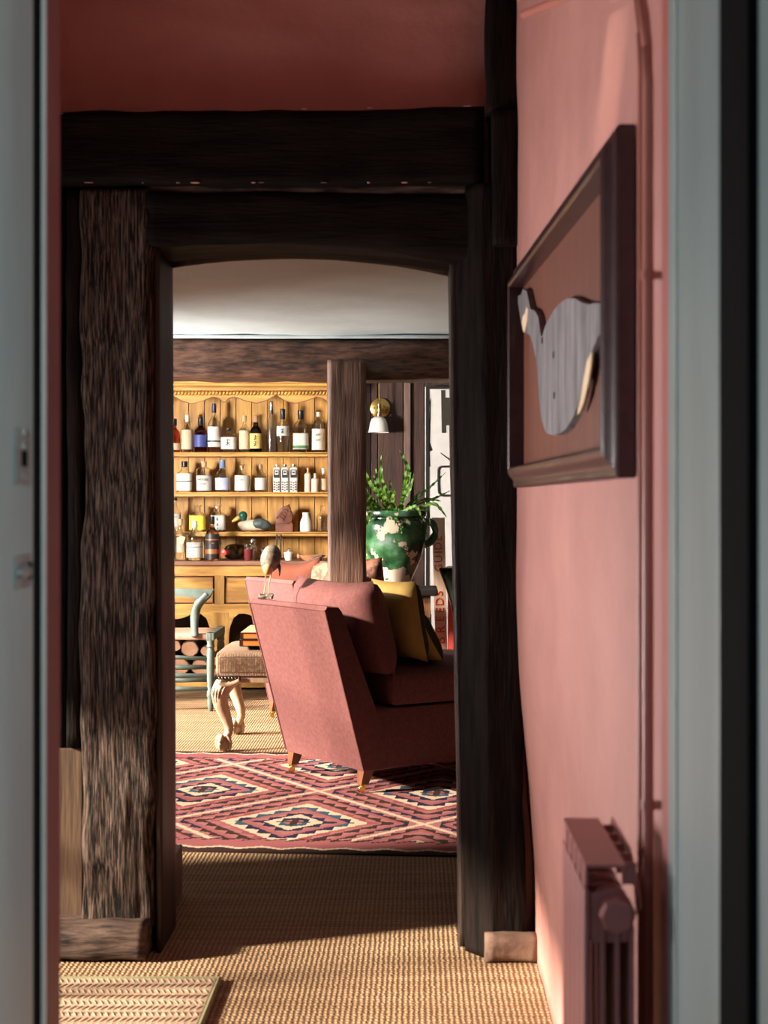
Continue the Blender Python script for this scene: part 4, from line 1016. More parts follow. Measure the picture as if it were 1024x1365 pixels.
# firewood in the open base
random.seed(3)
lg_px = [(239, 889, 14.5), (267, 890, 13), (253, 865, 12.5), (274, 868, 7.5), (233, 861, 9), (263, 845, 7.5), (211, 890, 13), (196, 868, 11), (216, 864, 9.5), (290, 893, 9.5)]
logs_lab = ['split firewood log with pale end, lowest beside the rung of the chair', 'large round firewood log with radial crack, bottom of the pile behind the chair leg', 'reddish split log end resting on the two lowest logs',
            'small dark firewood log wedged near the arch edge', 'split log end just below the rush seat', 'thin firewood log on top of the pile under the arch', 'firewood log at the bottom deep behind the chair', 'firewood log in the shaded middle of the pile',
            'firewood log stacked behind the back chair leg', 'firewood log hidden behind the dresser stile']
for (a, b, r), lb in zip(lg_px, logs_lab):
    Y = 9.96; s = F/Y; c = at(a, b, Y); R = r/s*0.93
    c.z = max(c.z, 0.056+R)
    rt = empty('firewood_log', (c.x, Y+0.15, c.z-R), lb, 'log', 'firewood in the dresser base')
    ph = random.random()*6
    def ring(y, k):
        return [Vector((c.x+R*k*(1+0.04*math.sin(2*t+ph)+0.04*math.sin(5*t+ph))*math.cos(t), y, c.z+R*k*(1+0.04*math.sin(2*t+ph)+0.04*math.sin(5*t+ph))*0.92*math.sin(t))) for t in [2*PI*q/16 for q in range(16)]]
    bm = B(); r1 = [bm.verts.new(p) for p in ring(Y, 1)]; r2 = [bm.verts.new(p) for p in ring(Y+0.33, 1.0)]
    for q in range(16): bm.faces.new((r1[q], r1[(q+1) % 16], r2[(q+1) % 16], r2[q]))
    bm.faces.new(r2); bm.faces.new(r1[::-1]); obj('bark', bm, 'bark', rt, smooth=True)
    bm = B(); prism(bm, [(p.x, p.z) for p in ring(Y, 0.90)], 'y', Y-0.004, Y+0.001); obj('cut_end', bm, 'log_end', rt)

# ------------------------------------------------------------------ bottles
GRP = {0: 'bottles on the top shelf', 1: 'bottles on the middle shelf', 2: 'things on the lower shelf', 3: 'things on the dresser worktop'}
def profile(shape, r, h):
    if shape == 'round':   s = [(0.96, 0), (1, .015), (1, .56), (.97, .60), (.86, .645), (.62, .69), (.42, .725), (.33, .76), (.30, .80), (.30, .93), (.34, .935), (.34, .955)]
    elif shape == 'squat': s = [(0.96, 0), (1, .02), (1, .50), (.98, .56), (.85, .63), (.60, .68), (.46, .71), (.42, .76), (.42, .88), (.48, .89), (.48, .94)]
    elif shape == 'tall':  s = [(0.96, 0), (1, .012), (1, .54), (.96, .585), (.80, .64), (.55, .69), (.38, .73), (.31, .78), (.29, .93), (.33, .935), (.33, .96)]
    elif shape == 'bell':  s = [(0.95, 0), (1, .015), (.97, .30), (1, .42), (.92, .53), (.70, .62), (.45, .69), (.31, .76), (.29, .93), (.33, .935), (.33, .96)]
    elif shape == 'flask': s = [(0.95, 0), (1, .02), (1, .60), (.95, .66), (.68, .70), (.40, .735), (.36, .78), (.34, .94), (.52, .975), (.52, 1.0)]
    elif shape == 'milk':  s = [(0.9, 0), (1, .03), (1, .42), (.92, .55), (.66, .72), (.58, .80), (.58, .93), (.64, .96), (.64, 1.0)]
    elif shape == 'jar':   s = [(0.95, 0), (1, .02), (1, .70), (.92, .76), (.62, .80), (.56, .83), (.56, .90)]
    elif shape == 'tin':   s = [(0.98, 0), (1, .01), (1, .86), (.94, .90), (.62, .935), (.45, .95), (.45, .97)]
    elif shape == 'dome':  s = [(0.96, 0), (1, .015), (1, .50), (.985, .56), (.92, .62), (.78, .67), (.56, .705), (.40, .725), (.34, .745), (.31, .80), (.31, .86), (.35, .865), (.35, .885)]
    return [(a*r, b*h) for a, b in s]
def bottle(p0, p1, ytop, row, shape, gmat, name, label, cap=None, lab=None, sq=0.0, Y=None, base=None, lmat2=None, text=None, cat='bottle', neck=None):
    """cap=(material, y0, y1, radius factor); lab=(material, y0, y1) in photo rows; text=(body,size,material,dy)"""
    Y = Y or [10.24, 10.24, 10.24, 10.02][row]; s = F/Y
    z0 = (base if base is not None else ([SH[0], SH[1], SH[2], 0.808][row]))+0.0004
    X = ((p0+p1)/2-555)/s; r = (p1-p0)/2/s
    ybase = 671+(EYE-z0)*s; h = (ybase-ytop)/s
    rt = empty(name, (X, Y, z0), label, cat, GRP[row])
    Z = lambda yp: (ybase-yp)/s
    pr = profile(shape, r, h)
    if cap:      # trim the neck so it ends inside the cap
        zt = Z(cap[2]); 
        pr = [p for p in pr if p[1] < zt+0.001] or pr[:3]
        rn = pr[-1][0]
        pr.append((min(rn, 0.36*r if shape not in ('squat', 'tin') else 0.48*r), min(h*0.985, zt+0.004)))
        rn = pr[-1][0]
    if gmat in ('glass_clear', 'glass_frost', 'glass_blue'):
        th = 0.0022
        pr = pr+[(max(0.002, a-th), b) for a, b in pr[::-1] if b > 0.006]+[(pr[0][0]-th-0.001, 0.005)]
    bm = B(); lathe(bm, pr, (0, 0, 0), 24, sq); body_ = obj('glass_body' if gmat.startswith('glass') else 'body', bm, gmat, rt, smooth=True, local=True)
    if cap:
        zc0, zc1 = Z(cap[2])-0.0005, Z(cap[1]); rc = rn*cap[3]
        bm = B(); lathe(bm, [(rc*0.94, zc0), (rc, zc0+0.0015), (rc, zc1-0.002), (rc*0.85, zc1)], (0, 0, 0), 14); obj('cap' if cap[0].startswith('cap') else 'stopper', bm, cap[0], rt, smooth=True, local=True)
    lo_ = None
    if lab:
        zl0, zl1 = Z(lab[2]), Z(lab[1])
        zl0 = max(zl0, 0.004); zl1 = min(zl1, h*0.6 if shape not in ('tin', 'jar') else zl1)
        bm = B(); rl = r*1.012+0.0004
        aa = PI*0.60
        for rr_, fl in ((rl, 0), (rl-0.0008, 1)):
            lathe(bm, [(rr_, zl0), (rr_, zl1)], (0, 0, 0), 18, sq, arc=(-PI/2-aa/1.15, -PI/2+aa/1.15))
        lo_ = obj('paper_label', bm, lab[0], rt, smooth=True, local=True)
        if len(lab) > 3:
            for (m_, ya, yb_) in lab[3]:
                bm = B(); lathe(bm, [(rl+0.0008, Z(yb_)), (rl+0.0008, Z(ya))], (0, 0, 0), 18, sq, arc=(-PI/2-aa/1.2, -PI/2+aa/1.2)); obj('label_band', bm, m_, lo_, smooth=True, local=True)
    if text and lo_:
        for body_t, size, m_, yp, tilt in text:
            if body_t != 'HOUSE':       # unreadable writing: brush strokes or rows of short strokes
                rnd = random.Random(int(yp*10)+len(body_t)); yy = -rl-0.0012; zc = Z(yp); hs = size/s*0.5
                if body_t == 'brush':
                    segs = [((-.7, .6), (.7, .7)), ((-.1, .9), (0, -.9)), ((-.6, -.1), (.6, .0)), ((-.5, -.8), (.1, -.2)), ((.6, -.8), (.1, -.2))]
                elif body_t == 'row':
                    n_ = 6; segs = [((-1.7+3.4*q/(n_-1), -.5), (-1.7+3.4*q/(n_-1)+rnd.uniform(-.25, .25), .5)) for q in range(n_)]
                elif body_t == 'script':
                    segs = [((-1.2+0.4*q, -.5 if q % 2 else .6), (-0.8+0.4*q, .6 if q % 2 else -.5)) for q in range(6)]
                else: segs = [((-.4, .4), (.4, -.4)), ((.4, .4), (-.4, -.4))]
                bm = B(); ct, st = math.cos(tilt), math.sin(tilt)
                for (x0_, z0_), (x1_, z1_) in segs:
                    P_ = [((x_*ct+z_*st)*hs, yy, zc+(-x_*st+z_*ct)*hs) for x_, z_ in ((x0_, z0_), (x1_, z1_))]
                    tube(bm, P_, 0.0018 if body_t == 'brush' else 0.0012, 5)
                obj('printed_strokes', bm, m_, lo_, local=True); continue
            M = Matrix.Translation((0, -(rl if not sq else rl*1.0)-0.0014, Z(yp))) @ Matrix.Rotation(tilt, 4, 'Y') @ FRONT
            text_mesh(body_t, size/s*1.35, m_, lo_, M, local=True)
    return rt
# top shelf
bottle(224, 240, 558, 0, 'squat', 'glass_red', 'whisky_bottle', 'dark amber bottle with black cap and small cream label at its foot', ('cap_black', 558, 567, 1.15), ('paper_cream', 591, 600))
bottle(242, 257, 553, 0, 'round', 'glass_clear', 'cordial_bottle', 'clear bottle with tall plain cream label and white stopper beside the blue labelled one', ('cap_white', 553, 562, 1.3), ('paper_cream', 573, 599))
bottle(259, 276, 556, 0, 'round', 'glass_red', 'whisky_bottle', 'amber bottle with wide dark blue label and black cap', ('cap_black', 556, 567, 1.2), ('paper_blue', 580, 596))
bottle(277, 294, 538, 0, 'tall', 'glass_clear', 'whisky_bottle', 'tall clear bottle with navy cap, white label and black arrow across it', ('cap_navy', 538, 550, 1.15), ('paper_white', 569, 596, [('ink', 587.5, 589.2)]))
bottle(295, 315, 567, 0, 'squat', 'glass_clear', 'gin_bottle', 'squat clear bottle with white label and brushed black sign', ('cap_black', 571, 574, 0.9), ('paper_white', 583, 599), 0.25, text=[('brush', 10, 'ink', 590, 0.1)])
bottle(319, 333, 554, 0, 'round', 'glass_clear', 'cordial_bottle', 'clear bottle with plain cream label and cork overlapping the yellow labelled bottle', ('cork', 554, 562, 1.3), ('paper_cream', 574, 599))
bottle(333, 349, 554, 0, 'squat', 'glass_dark', 'whisky_bottle', 'dark bottle with pale yellow label and black brush writing', ('cork_brown', 554, 563, 1.05), ('paper_yellow', 578, 598), text=[('brush', 8, 'ink', 584, 0.2), ('brush', 8, 'ink', 592, 0.2)], Y=10.22)
bottle(355, 369, 534.5, 0, 'bell', 'glass_frost', 'vodka_bottle', 'tall slim frosted bottle with blue striped silver neck', ('chrome', 535, 552, 1.1), None)
bottle(369, 385, 545, 0, 'tall', 'glass_clear', 'gin_bottle', 'clear bottle with white label on its upper half and black cap', ('cap_black', 545, 559, 1.1), ('paper_white', 567, 581), text=[('brush', 7, 'ink', 575, 0)], Y=10.22)
bottle(391, 411, 545, 0, 'round', 'glass_clear', 'rum_bottle', 'black necked bottle with pink tag and white label with green leaves', ('cap_black', 547, 559, 1.2), ('paper_white', 578, 599, [('ink_green', 594, 598)]), 0.2)
bottle(416, 433, 549, 0, 'jar', 'glass_clear', 'gin_bottle', 'white labelled bottle with green script and round white stopper beside the post', ('cap_white', 549, 556, 0.9), ('paper_white', 572, 600), text=[('script', 5.5, 'ink_green', 580, -0.15), ('script', 5.5, 'ink_green', 587, -0.15)])
# middle shelf
bottle(236, 256, 615, 1, 'squat', 'glass_clear', 'gin_bottle', 'square clear bottle with speckled white label and black cap', ('cap_black', 615, 623, 1.0), ('paper_white', 627, 654, [('ink', 641, 642)]), 0.5)
bottle(262, 282, 615, 1, 'jar', 'glass_clear', 'gin_bottle', 'cream labelled bottle reading HOUSE in black with wooden stopper', ('cork', 615, 623, 1.0), ('paper_white', 634, 654), text=[('HOUSE', 3.3, 'ink', 639.5, 0), ('row', 3.5, 'ink', 645, 0)])
bottle(287, 306, 613, 1, 'bell', 'glass_clear', 'gin_bottle', 'bell shaped clear bottle with lilac label and pale blue cap', ('cap_blue', 613, 624, 1.15), ('paper_lilac', 637, 653), text=[('dot', 3, 'cap_red', 641, 0)])
bottle(313, 333, 619, 1, 'squat', 'glass_clear', 'gin_bottle', 'broad clear bottle with plain white label and glass stopper', ('glass_clear', 619, 625, 1.0), ('paper_white', 633, 654), text=[('row', 2.4, 'ink', 640, 0)])
bottle(340, 355, 619, 1, 'round', 'glass_clear', 'gin_bottle', 'slim clear bottle with pale pink label and cork beside the patterned tins', ('cork_brown', 619, 626, 1.0), ('paper_white', 637, 653))
for q, (a, b) in enumerate(((364.3, 374.3), (375.2, 385.2), (386.5, 397))):
    rt = bottle(a, b, 620, 1, 'tin', 'paper_white', 'patterned_tin', 'white tin bottle with black medallion pattern, one of three in a row', ('chrome', 619, 623, 1.0), None, 0.6)
    rt['group'] = 'patterned tins'
    s = F/10.24; r = (b-a)/2/s
    def mark(x0, x1, y0, y1):
        bm = B(); zb = 671+(EYE-SH[1])*s
        box(bm, x0*r, x1*r, -r*1.02-0.001, -r*1.01+0.001, (zb-y1)/s, (zb-y0)/s); obj('printed_mark', bm, 'ink', rt, local=True)
    mark(-.78, .78, 633, 637); mark(-.78, -.5, 627, 633); mark(.5, .78, 627, 633); mark(-.3, .3, 629, 631); mark(-.6, .6, 626, 627.2)
    for z_ in (642, 645.2, 648.4, 651.6):
        mark(-.8, -.35, z_, z_+1.6); mark(.35, .8, z_, z_+1.6); mark(-.2, .2, z_+1.2, z_+2.4)
bottle(406, 415, 624, 1, 'jar', 'ceramic_cream', 'ceramic_bottle', 'taller cream stoneware bottle with tan stopper', ('cork', 624, 631, 0.9), None, Y=10.27)
bottle(415, 425, 631, 1, 'jar', 'ceramic_cream', 'ceramic_bottle', 'shorter cream stoneware bottle with cream stopper', ('cap_white', 631, 638, 0.95), None, Y=10.20)
bottle(425.5, 436.5, 624, 1, 'squat', 'glass_clear', 'gin_bottle', 'clear bottle half hidden by the oak post on the middle shelf', ('cap_white', 624, 632, 1.0), ('paper_cream', 638, 653))
# lower shelf
bottle(226, 241, 663, 2, 'tall', 'glass_clear', 'gin_bottle', 'slim clear bottle with black cap and white lettered label on the lower shelf', ('cap_black', 663, 667, 1.15), ('paper_white', 685, 702), text=[('row', 3.4, 'ink', 689, 0)], Y=10.22)
bottle(253, 274, 673, 2, 'flask', 'glass_clear', 'gin_bottle', 'square flask with bright yellow label and flared glass lip', None, ('paper_lemon', 686, 706), 0.5)
bottle(281, 301, 673, 2, 'flask', 'glass_clear', 'gin_bottle', 'square flask with white label, blue writing and flared glass lip', None, ('paper_white', 686, 706), 0.5, text=[('brush', 4, 'ink_blue', 692, 0), ('brush', 4, 'ink_blue', 699, 0), ('dot', 4, 'ink_blue', 704, 0)])
bottle(400, 416, 683, 2, 'milk', 'white_enamel', 'milk_bottle', 'glossy white ceramic milk bottle on the lower shelf', None, None, cat='vase')
bottle(422, 438, 674, 2, 'round', 'glass_clear', 'glass_bottle', 'empty clear bottle beside the oak post on the lower shelf', ('glass_clear', 674, 681, 1.3), None)
# worktop
bottle(226, 234.5, 702, 3, 'tin', 'glass_blue', 'water_bottle', 'pale blue glass bottle at the end of the worktop row', None, None, 0.5)
r_ = bottle(233, 248, 692, 3, 'round', 'glass_clear', 'gin_bottle', 'clear bottle with kraft paper tag tied round its neck', ('cork', 692, 700, 1.3), ('paper_cream', 716, 736), Y=10.05, text=[('row', 2.6, 'ink', 723, 0)])
bm = B(); box(bm, -0.006, 0.032, -0.040, -0.038, 0.105, 0.155); bmesh.ops.rotate(bm, cent=(0.012, -0.039, 0.13), matrix=Matrix.Rotation(0.35, 3, 'Y'), verts=bm.verts[:]); obj('paper_tag', bm, 'paper_cream', r_, local=True)
bottle(249, 270, 694, 3, 'dome', 'glass_clear', 'gin_bottle', 'clear domed bottle with slanting printed label and white stopper', ('cap_white', 694, 704, 1.0), ('paper_white', 723, 743, [('ink', 728.5, 729.3)]), Y=9.96, text=[('row', 4.0, 'ink', 725, -0.12), ('dot', 4, 'cap_red', 733, 0), ('dot', 4, 'cap_red', 740, 0)])
bottle(274, 292, 688, 3, 'round', 'glass_whisky', 'whisky_bottle', 'golden whisky bottle with black and copper label and black cap', ('cap_black', 688, 699, 1.2), ('paper_black', 708, 745, [('paper_copper', 732, 738), ('paper_copper', 718.5, 720)]), Y=9.98, text=[('row', 3.6, 'paper_copper', 724, 0)])
# wine bottle lying with red capsule to the front
c = at(309, 736, 10.0); R_ = 0.050
root = empty('wine_bottle', (c.x, 10.12, 0.8084), 'dark wine bottle with red capsule lying on its side on the worktop', 'bottle', GRP[3])
bm = B(); lathe(bm, [(0.046, 0), (0.050, 0.01), (0.050, 0.16), (0.044, 0.185), (0.026, 0.215), (0.017, 0.235), (0.016, 0.27)], (0, 0, 0), 22)
Mx = Matrix.Translation((c.x+0.02, 10.24, 0.8084+0.051)) @ Matrix.Rotation(math.radians(-12), 4, 'Z') @ Matrix.Rotation(PI/2, 4, 'X')
bmesh.ops.transform(bm, matrix=Mx, verts=bm.verts[:]); obj('glass_body', bm, 'glass_green', root, smooth=True)
bm = B(); lathe(bm, [(0.0175, 0.236), (0.0175, 0.30), (0.020, 0.302), (0.020, 0.312), (0.017, 0.314)], (0, 0, 0), 16); bmesh.ops.transform(bm, matrix=Mx, verts=bm.verts[:]); obj('capsule', bm, 'cap_red', root, smooth=True)
# shaker cup, mills, pot, spikes, dish
def turned(name, px0, px1, ytop, Y, parts, label, cat):
    s = F/Y; X = ((px0+px1)/2-555)/s; r = (px1-px0)/2/s; z0 = 0.8084
    h = (671+(EYE-z0)*s-ytop)/s
    rt = empty(name, (X, Y, z0), label, cat, GRP[3])
    for nm, m, prof in parts:
        bm = B(); lathe(bm, [(a*r, b*h) for a, b in prof], (0, 0, 0), 18); obj(nm, bm, m, rt, smooth=True, local=True)
    return rt
turned('shaker_cup', 324.5, 337, 726, 9.97, [('cup', 'maroon_metal', [(.72, 0), (.76, .02), (.97, .70)]), ('rim_band', 'chrome', [(.97, .70), (1, .72), (1, 1), (.9, 1), (.88, .75)])], 'maroon beaker with silver rim in front of the steel shaker', 'beaker')
turned('cocktail_shaker', 331, 343, 718, 10.06, [('body', 'chrome', [(.75, 0), (.8, .02), (.95, .55), (.98, .60)]), ('lid', 'chrome', [(1, .60), (.9, .66), (.6, .70), (.62, .74), (.75, .82), (.70, .92), (.4, 1)])], 'steel cocktail shaker with domed lid behind the maroon beaker', 'shaker')
turned('salt_mill', 346.5, 355, 730, 10.0, [('body', 'chrome', [(.9, 0), (.95, .03), (.7, .5), (.95, .80)]), ('lid', 'pewter_dark', [(.98, .81), (1, .9), (.6, 1)])], 'small steel mill beside the wading bird on the worktop', 'mill')
turned('white_jar', 378, 392, 731, 9.98, [('body', 'white_enamel', [(.62, 0), (.66, .03), (.95, .58), (1, .60)]), ('lid', 'white_enamel', [(1.0, .605), (1.0, .66), (.4, .72), (.25, .78)]), ('knob', 'chrome', [(.12, .78), (.22, .88), (.28, .94), (.1, 1)])], 'white tapered mustard pot with small knobbed lid', 'pot')
for p_, lb in ((369, 'black taper candle in a low holder nearer the shaker'), (374.5, 'black taper candle in a low holder nearer the white pot')):
    rt = turned('taper_candle', p_-2.6, p_+2.6, 711.5, 10.11, [('holder', 'pewter_dark', [(1, 0), (1, .03), (.5, .06), (.4, .12)]), ('candle', 'black_paint', [(.38, .12), (.38, .95), (.15, 1)])], lb, 'candle')
root = empty('terracotta_dish', ((416-555)*9.98/F, 9.98, 0.8084), 'shallow terracotta dish on the worktop beside the oak post', 'dish', GRP[3])
bm = B(); lathe(bm, [(.05, 0), (.055, .004), (.083, .028), (.086, .034), (.080, .034), (.05, .012)], (0, 0, 0), 24); obj('bowl', bm, 'terracotta', root, smooth=True, local=True)
bm = B(); ellipsoid(bm, (-0.083, -0.02, 0.028), (0.012, 0.012, 0.016), 10); obj('handle', bm, 'terracotta', root, smooth='all', local=True)

# duck decoy
s = F/10.24; Yd = 10.24; zb = SH[2]+0.0004
root = empty('duck_decoy', ((338-555)/s, Yd, zb), 'painted duck decoy with green head and yellow bill on the lower shelf', 'duck decoy', GRP[2])
def dk(px, py, dy=0.0): return Vector(((px-555)/s, Yd+dy, zb+(708.5-py)/s))
bm = B(); tube(bm, smoothpts([dk(319, 703), dk(323, 701), dk(334, 700), dk(346, 700), dk(356, 701), dk(363, 703)], 4), [0.014, .022, .028, .031, .033, .034, .035, .036, .036, .036, .036, .035, .034, .033, .031, .028, .024, .019, .014, .009, .004], 14); 
for v in bm.verts: v.co.z = max(v.co.z, zb)
bd = obj('body', bm, 'duck_cream', root, smooth='all')
bm = B(); tube(bm, smoothpts([dk(334, 701, -0.006), dk(345, 698, -0.010), (dk(355, 700, -0.006)), dk(363, 703)], 4), [0.008, .020, .028, .034, .036, .036, .036, .034, .032, .026, .018, .010, .004], 12)
for v in bm.verts: v.co.z = max(v.co.z, zb+0.004)
obj('wing', bm, 'duck_dark', bd, smooth='all')
bm = B(); tube(bm, smoothpts([dk(325, 701), dk(325, 694), dk(324.5, 688)], 4), [0.022, .020, .018, .018, .018, .020, .022, .022, .022], 12); ellipsoid(bm, dk(324, 687), (0.029, 0.024, 0.029), 16); obj('head', bm, 'duck_green', root, smooth='all')
bm = B(); tube(bm, [dk(319.5, 689), dk(315, 692), dk(309.5, 695)], [0.012, 0.010, 0.004], 8, flat=1.3); obj('bill', bm, 'duck_bill', root, smooth='all')
# carved head on block
root = empty('carved_head', ((379.5-555)/s, Yd, zb), 'reddish brown carved wooden horse head on a square block', 'carving', GRP[2])
p0, p1 = dk(368, 708), dk(391, 698)
bm = B(); box(bm, p0.x, p1.x, Yd-0.04, Yd+0.04, zb, p1.z, 0.003); obj('block', bm, 'carved_wood', root)
sil = [(368.5, 698), (367.5, 692), (369.5, 684), (374, 678), (378, 675), (382, 675.5), (384, 673), (386, 673.5), (385.5, 678), (389, 682), (391, 688), (390, 694), (386, 697), (381, 699)]
bm = B(); prism(bm, [(dk(a, b).x, dk(a, b).z) for a, b in sil], 'y', Yd-0.03, Yd+0.03, 0.008); hd = obj('head', bm, 'carved_wood', root, smooth=True)
for q in range(4):
    a = [(369+q*2.6, 690.5-q*3.6), (373.5+q*2.3, 689-q*3.2), (379+q*1.8, 693-q*3.8)]
    bm = B(); tube(bm, smoothpts([dk(x, y, -0.032) for x, y in a], 4), 0.006, 7); obj('mane_lock', bm, 'carved_wood', hd, smooth='all')
bm = B(); tube(bm, [dk(383, 679, -0.02), dk(385, 675, -0.02), dk(386, 671.5, -0.02)], [0.012, 0.010, 0.002], 8); obj('ear', bm, 'carved_wood', hd, smooth='all')

# ================================================================== WALL LAMP
L = at(506, 544, 10.385); sl_ = F/10.385
root = empty('wall_lamp', (L.x, 10.39, L.z), 'brass wall lamp with round backplate and white enamel bell shade', 'wall lamp')
bm = B(); Mx = Matrix.Translation((L.x+0.004, 10.395, L.z)) @ Matrix.Rotation(PI/2, 4, 'X')
lathe(bm, [(0.064, 0), (0.066, 0.004), (0.066, 0.014), (0.060, 0.018)], (0, 0, 0), 28); bmesh.ops.transform(bm, matrix=Mx, verts=bm.verts[:]); obj('backplate', bm, 'brass', root, smooth=True)
for dx, dz in ((0.030, 0.012), (0.034, -0.006), (-0.038, 0.0)):
    bm = B(); ellipsoid(bm, (L.x+dx, 10.375, L.z+dz), (0.006, 0.006, 0.006), 10); obj('screw', bm, 'brass', root, smooth='all')
bm = B(); tube(bm, [(L.x, 10.37, L.z+0.012), (L.x, 10.30, L.z+0.012)], 0.009, 10); obj('arm', bm, 'brass', root, smooth=True)
bm = B(); tube(bm, [(L.x-0.001, 10.30, L.z+0.185), (L.x, 10.30, L.z+0.0)], 0.005, 8); obj('rod', bm, 'brass', root, smooth=True)
bm = B(); lathe(bm, [(0.008, -0.060), (0.016, -0.060), (0.016, -0.034), (0.011, -0.030), (0.011, 0.0), (0.013, 0.004), (0.013, 0.020), (0.007, 0.026)], (L.x, 10.30, L.z), 14); obj('lamp_holder', bm, 'brass', root, smooth=True)
bm = B(); 
pr = [(0.014, -0.060), (0.030, -0.064), (0.046, -0.076), (0.056, -0.100), (0.061, -0.130), (0.068, -0.160), (0.070, -0.165)]
lathe(bm, pr+[(r-0.003, z) for r, z in pr[::-1]], (L.x-0.004, 10.30, L.z), 28); obj('lamp_shade', bm, 'white_enamel', root, smooth=True)
bm = B(); tube(bm, smoothpts([(L.x+0.022, 10.405, L.z-0.03), (L.x+0.024, 10.405, L.z-0.2), (L.x+0.020, 10.405, L.z-0.45)]), 0.003, 6); obj('cable', bm, 'black_paint', root, smooth=True)

# ================================================================== PAINTED BOARD, PLANK SIGN, RED CUPBOARD
Yp = 10.33; sp = F/Yp
def pb(px, py): return ((px-555)/sp, EYE-(py-671)/sp)
x0, z1 = pb(568, 515); x1, z0 = pb(650, 800)
z0 = 0.0
root = empty('painted_board', ((x0+x1)/2, Yp, 0.0), 'large white painted board with black edge and shapes leaning on the oak boarding', 'sign')
bm = B(); box(bm, x0+0.012, x1, Yp, Yp+0.02, z0, z1-0.012); bo = obj('panel', bm, 'white_board', root)
for nm, q in (('edge_strip', (x0, x0+0.020, z0, z1)), ('edge_strip', (x0+0.020, x1, z1-0.018, z1))):
    bm = B(); box(bm, q[0], q[1], Yp-0.006, Yp+0.02, q[2], q[3]); obj(nm, bm, 'black_paint', root)
bm = B(); box(bm, x0-0.007, x0-0.001, Yp-0.004, Yp+0.02, z0, z1-0.004); obj('edge_bead', bm, 'white_board', root)
def flat(pts, m, nm='painted_shape'):
    bm = B(); prism(bm, [pb(a, b) for a, b in pts], 'y', Yp-0.0015, Yp); obj(nm, bm, m, bo)
flat([(588, 520), (594, 520), (594, 530), (602, 530), (602, 567), (595, 567), (595, 577), (589, 577)], 'olive_paint')
flat([(587, 604), (588, 603.5), (602, 613), (602, 616)], 'black_paint')
flat([(572, 560), (573.5, 545), (572.5, 536), (575, 530), (574, 560), (573.5, 590), (577, 600), (573, 602), (574, 622), (570, 622), (570, 560)], 'black_paint')
# black rounded loop
bm = B(); P = [(618, 622), (590, 622), (586, 624), (584.5, 628), (585, 654), (587, 658), (591, 660.5), (618, 660.5)]
tube(bm, smoothpts([(pb(a, b)[0], Yp-0.004, pb(a, b)[1]) for a, b in P], 3), 0.0075, 6); obj('painted_loop', bm, 'black_paint', bo, smooth='all')

# plank sign
Yq = 9.85; sq_ = F/Yq
root = empty('plank_sign', ((588-555)/sq_, Yq, 0.0005), 'narrow cream plank lettered BREEDS GUIDE in red standing upright behind the armchairs', 'sign')
def qx(px, py): return ((px-555)/sq_, EYE-(py-671)/sq_)
a = qx(576, 690); b = qx(593, 690); c = qx(581, 880); d = qx(596.5, 880)
sl1 = (c[0]-a[0])/(c[1]-a[1]); sl2 = (d[0]-b[0])/(d[1]-b[1])
P = [(a[0], a[1]), (a[0]+sl1*(0.0005-a[1]), 0.0005), (b[0]+sl2*(0.0005-b[1]), 0.0005), (b[0], b[1])]
bm = B(); prism(bm, P, 'y', Yq, Yq+0.02); pl = obj('board', bm, 'cream_board', root)
for ch, px, py, sz_ in (('B', 588, 854, 13.5), ('R', 588, 839, 13), ('E', 587.5, 825, 12), ('E', 587, 813.5, 12), ('D', 586.5, 802, 12), ('S', 585.5, 791, 12), ('G', 585, 757, 11.5), ('U', 585, 745, 11.5), ('I', 585, 736, 11.5), ('D', 584.5, 728, 11.5), ('E', 584.5, 717.5, 11.5)):
    x, z = qx(px, py)
    M = Matrix.Translation((x, Yq-0.0012, z)) @ Matrix.Rotation(-PI/2-0.02, 4, 'Y') @ FRONT
    text_mesh(ch, sz_/sq_*1.28, 'red_letter', pl, M, 'letter', 0.001)
# red cupboard and striped jar on it
root = empty('red_cupboard', (0.36, 9.72, 0.0005), 'small red painted cupboard beside the lettered plank', 'cupboard')
bm = B(); box(bm, 0.196, 0.52, 9.56, 9.80, 0.0005, 0.70, 0.004); cb = obj('carcass', bm, 'red_paint', root)
bm = B(); box(bm, 0.212, 0.504, 9.548, 9.56, 0.03, 0.67, 0.003); dd = obj('door', bm, 'red_paint', root)
bm = B(); ellipsoid(bm, (0.235, 9.540, 0.38), (0.012, 0.012, 0.012), 10); obj('knob', bm, 'brass', dd, smooth='all')
root = empty('striped_jar', (0.225, 9.66, 0.7005), 'white jar with fine dark stripes on the red cupboard', 'jar')
bm = B(); lathe(bm, [(0.050, 0), (0.056, 0.01), (0.058, 0.05), (0.046, 0.075), (0.030, 0.085)], (0, 0, 0), 20); obj('body', bm, 'white_enamel', root, smooth=True, local=True)
for z in (0.018, 0.036, 0.052):
    bm = B(); lathe(bm, [(0.0565, z), (0.0590, z), (0.0590, z+0.004), (0.0565, z+0.004)], (0, 0, 0), 20); obj('stripe', bm, 'ink', root, smooth=True, local=True)

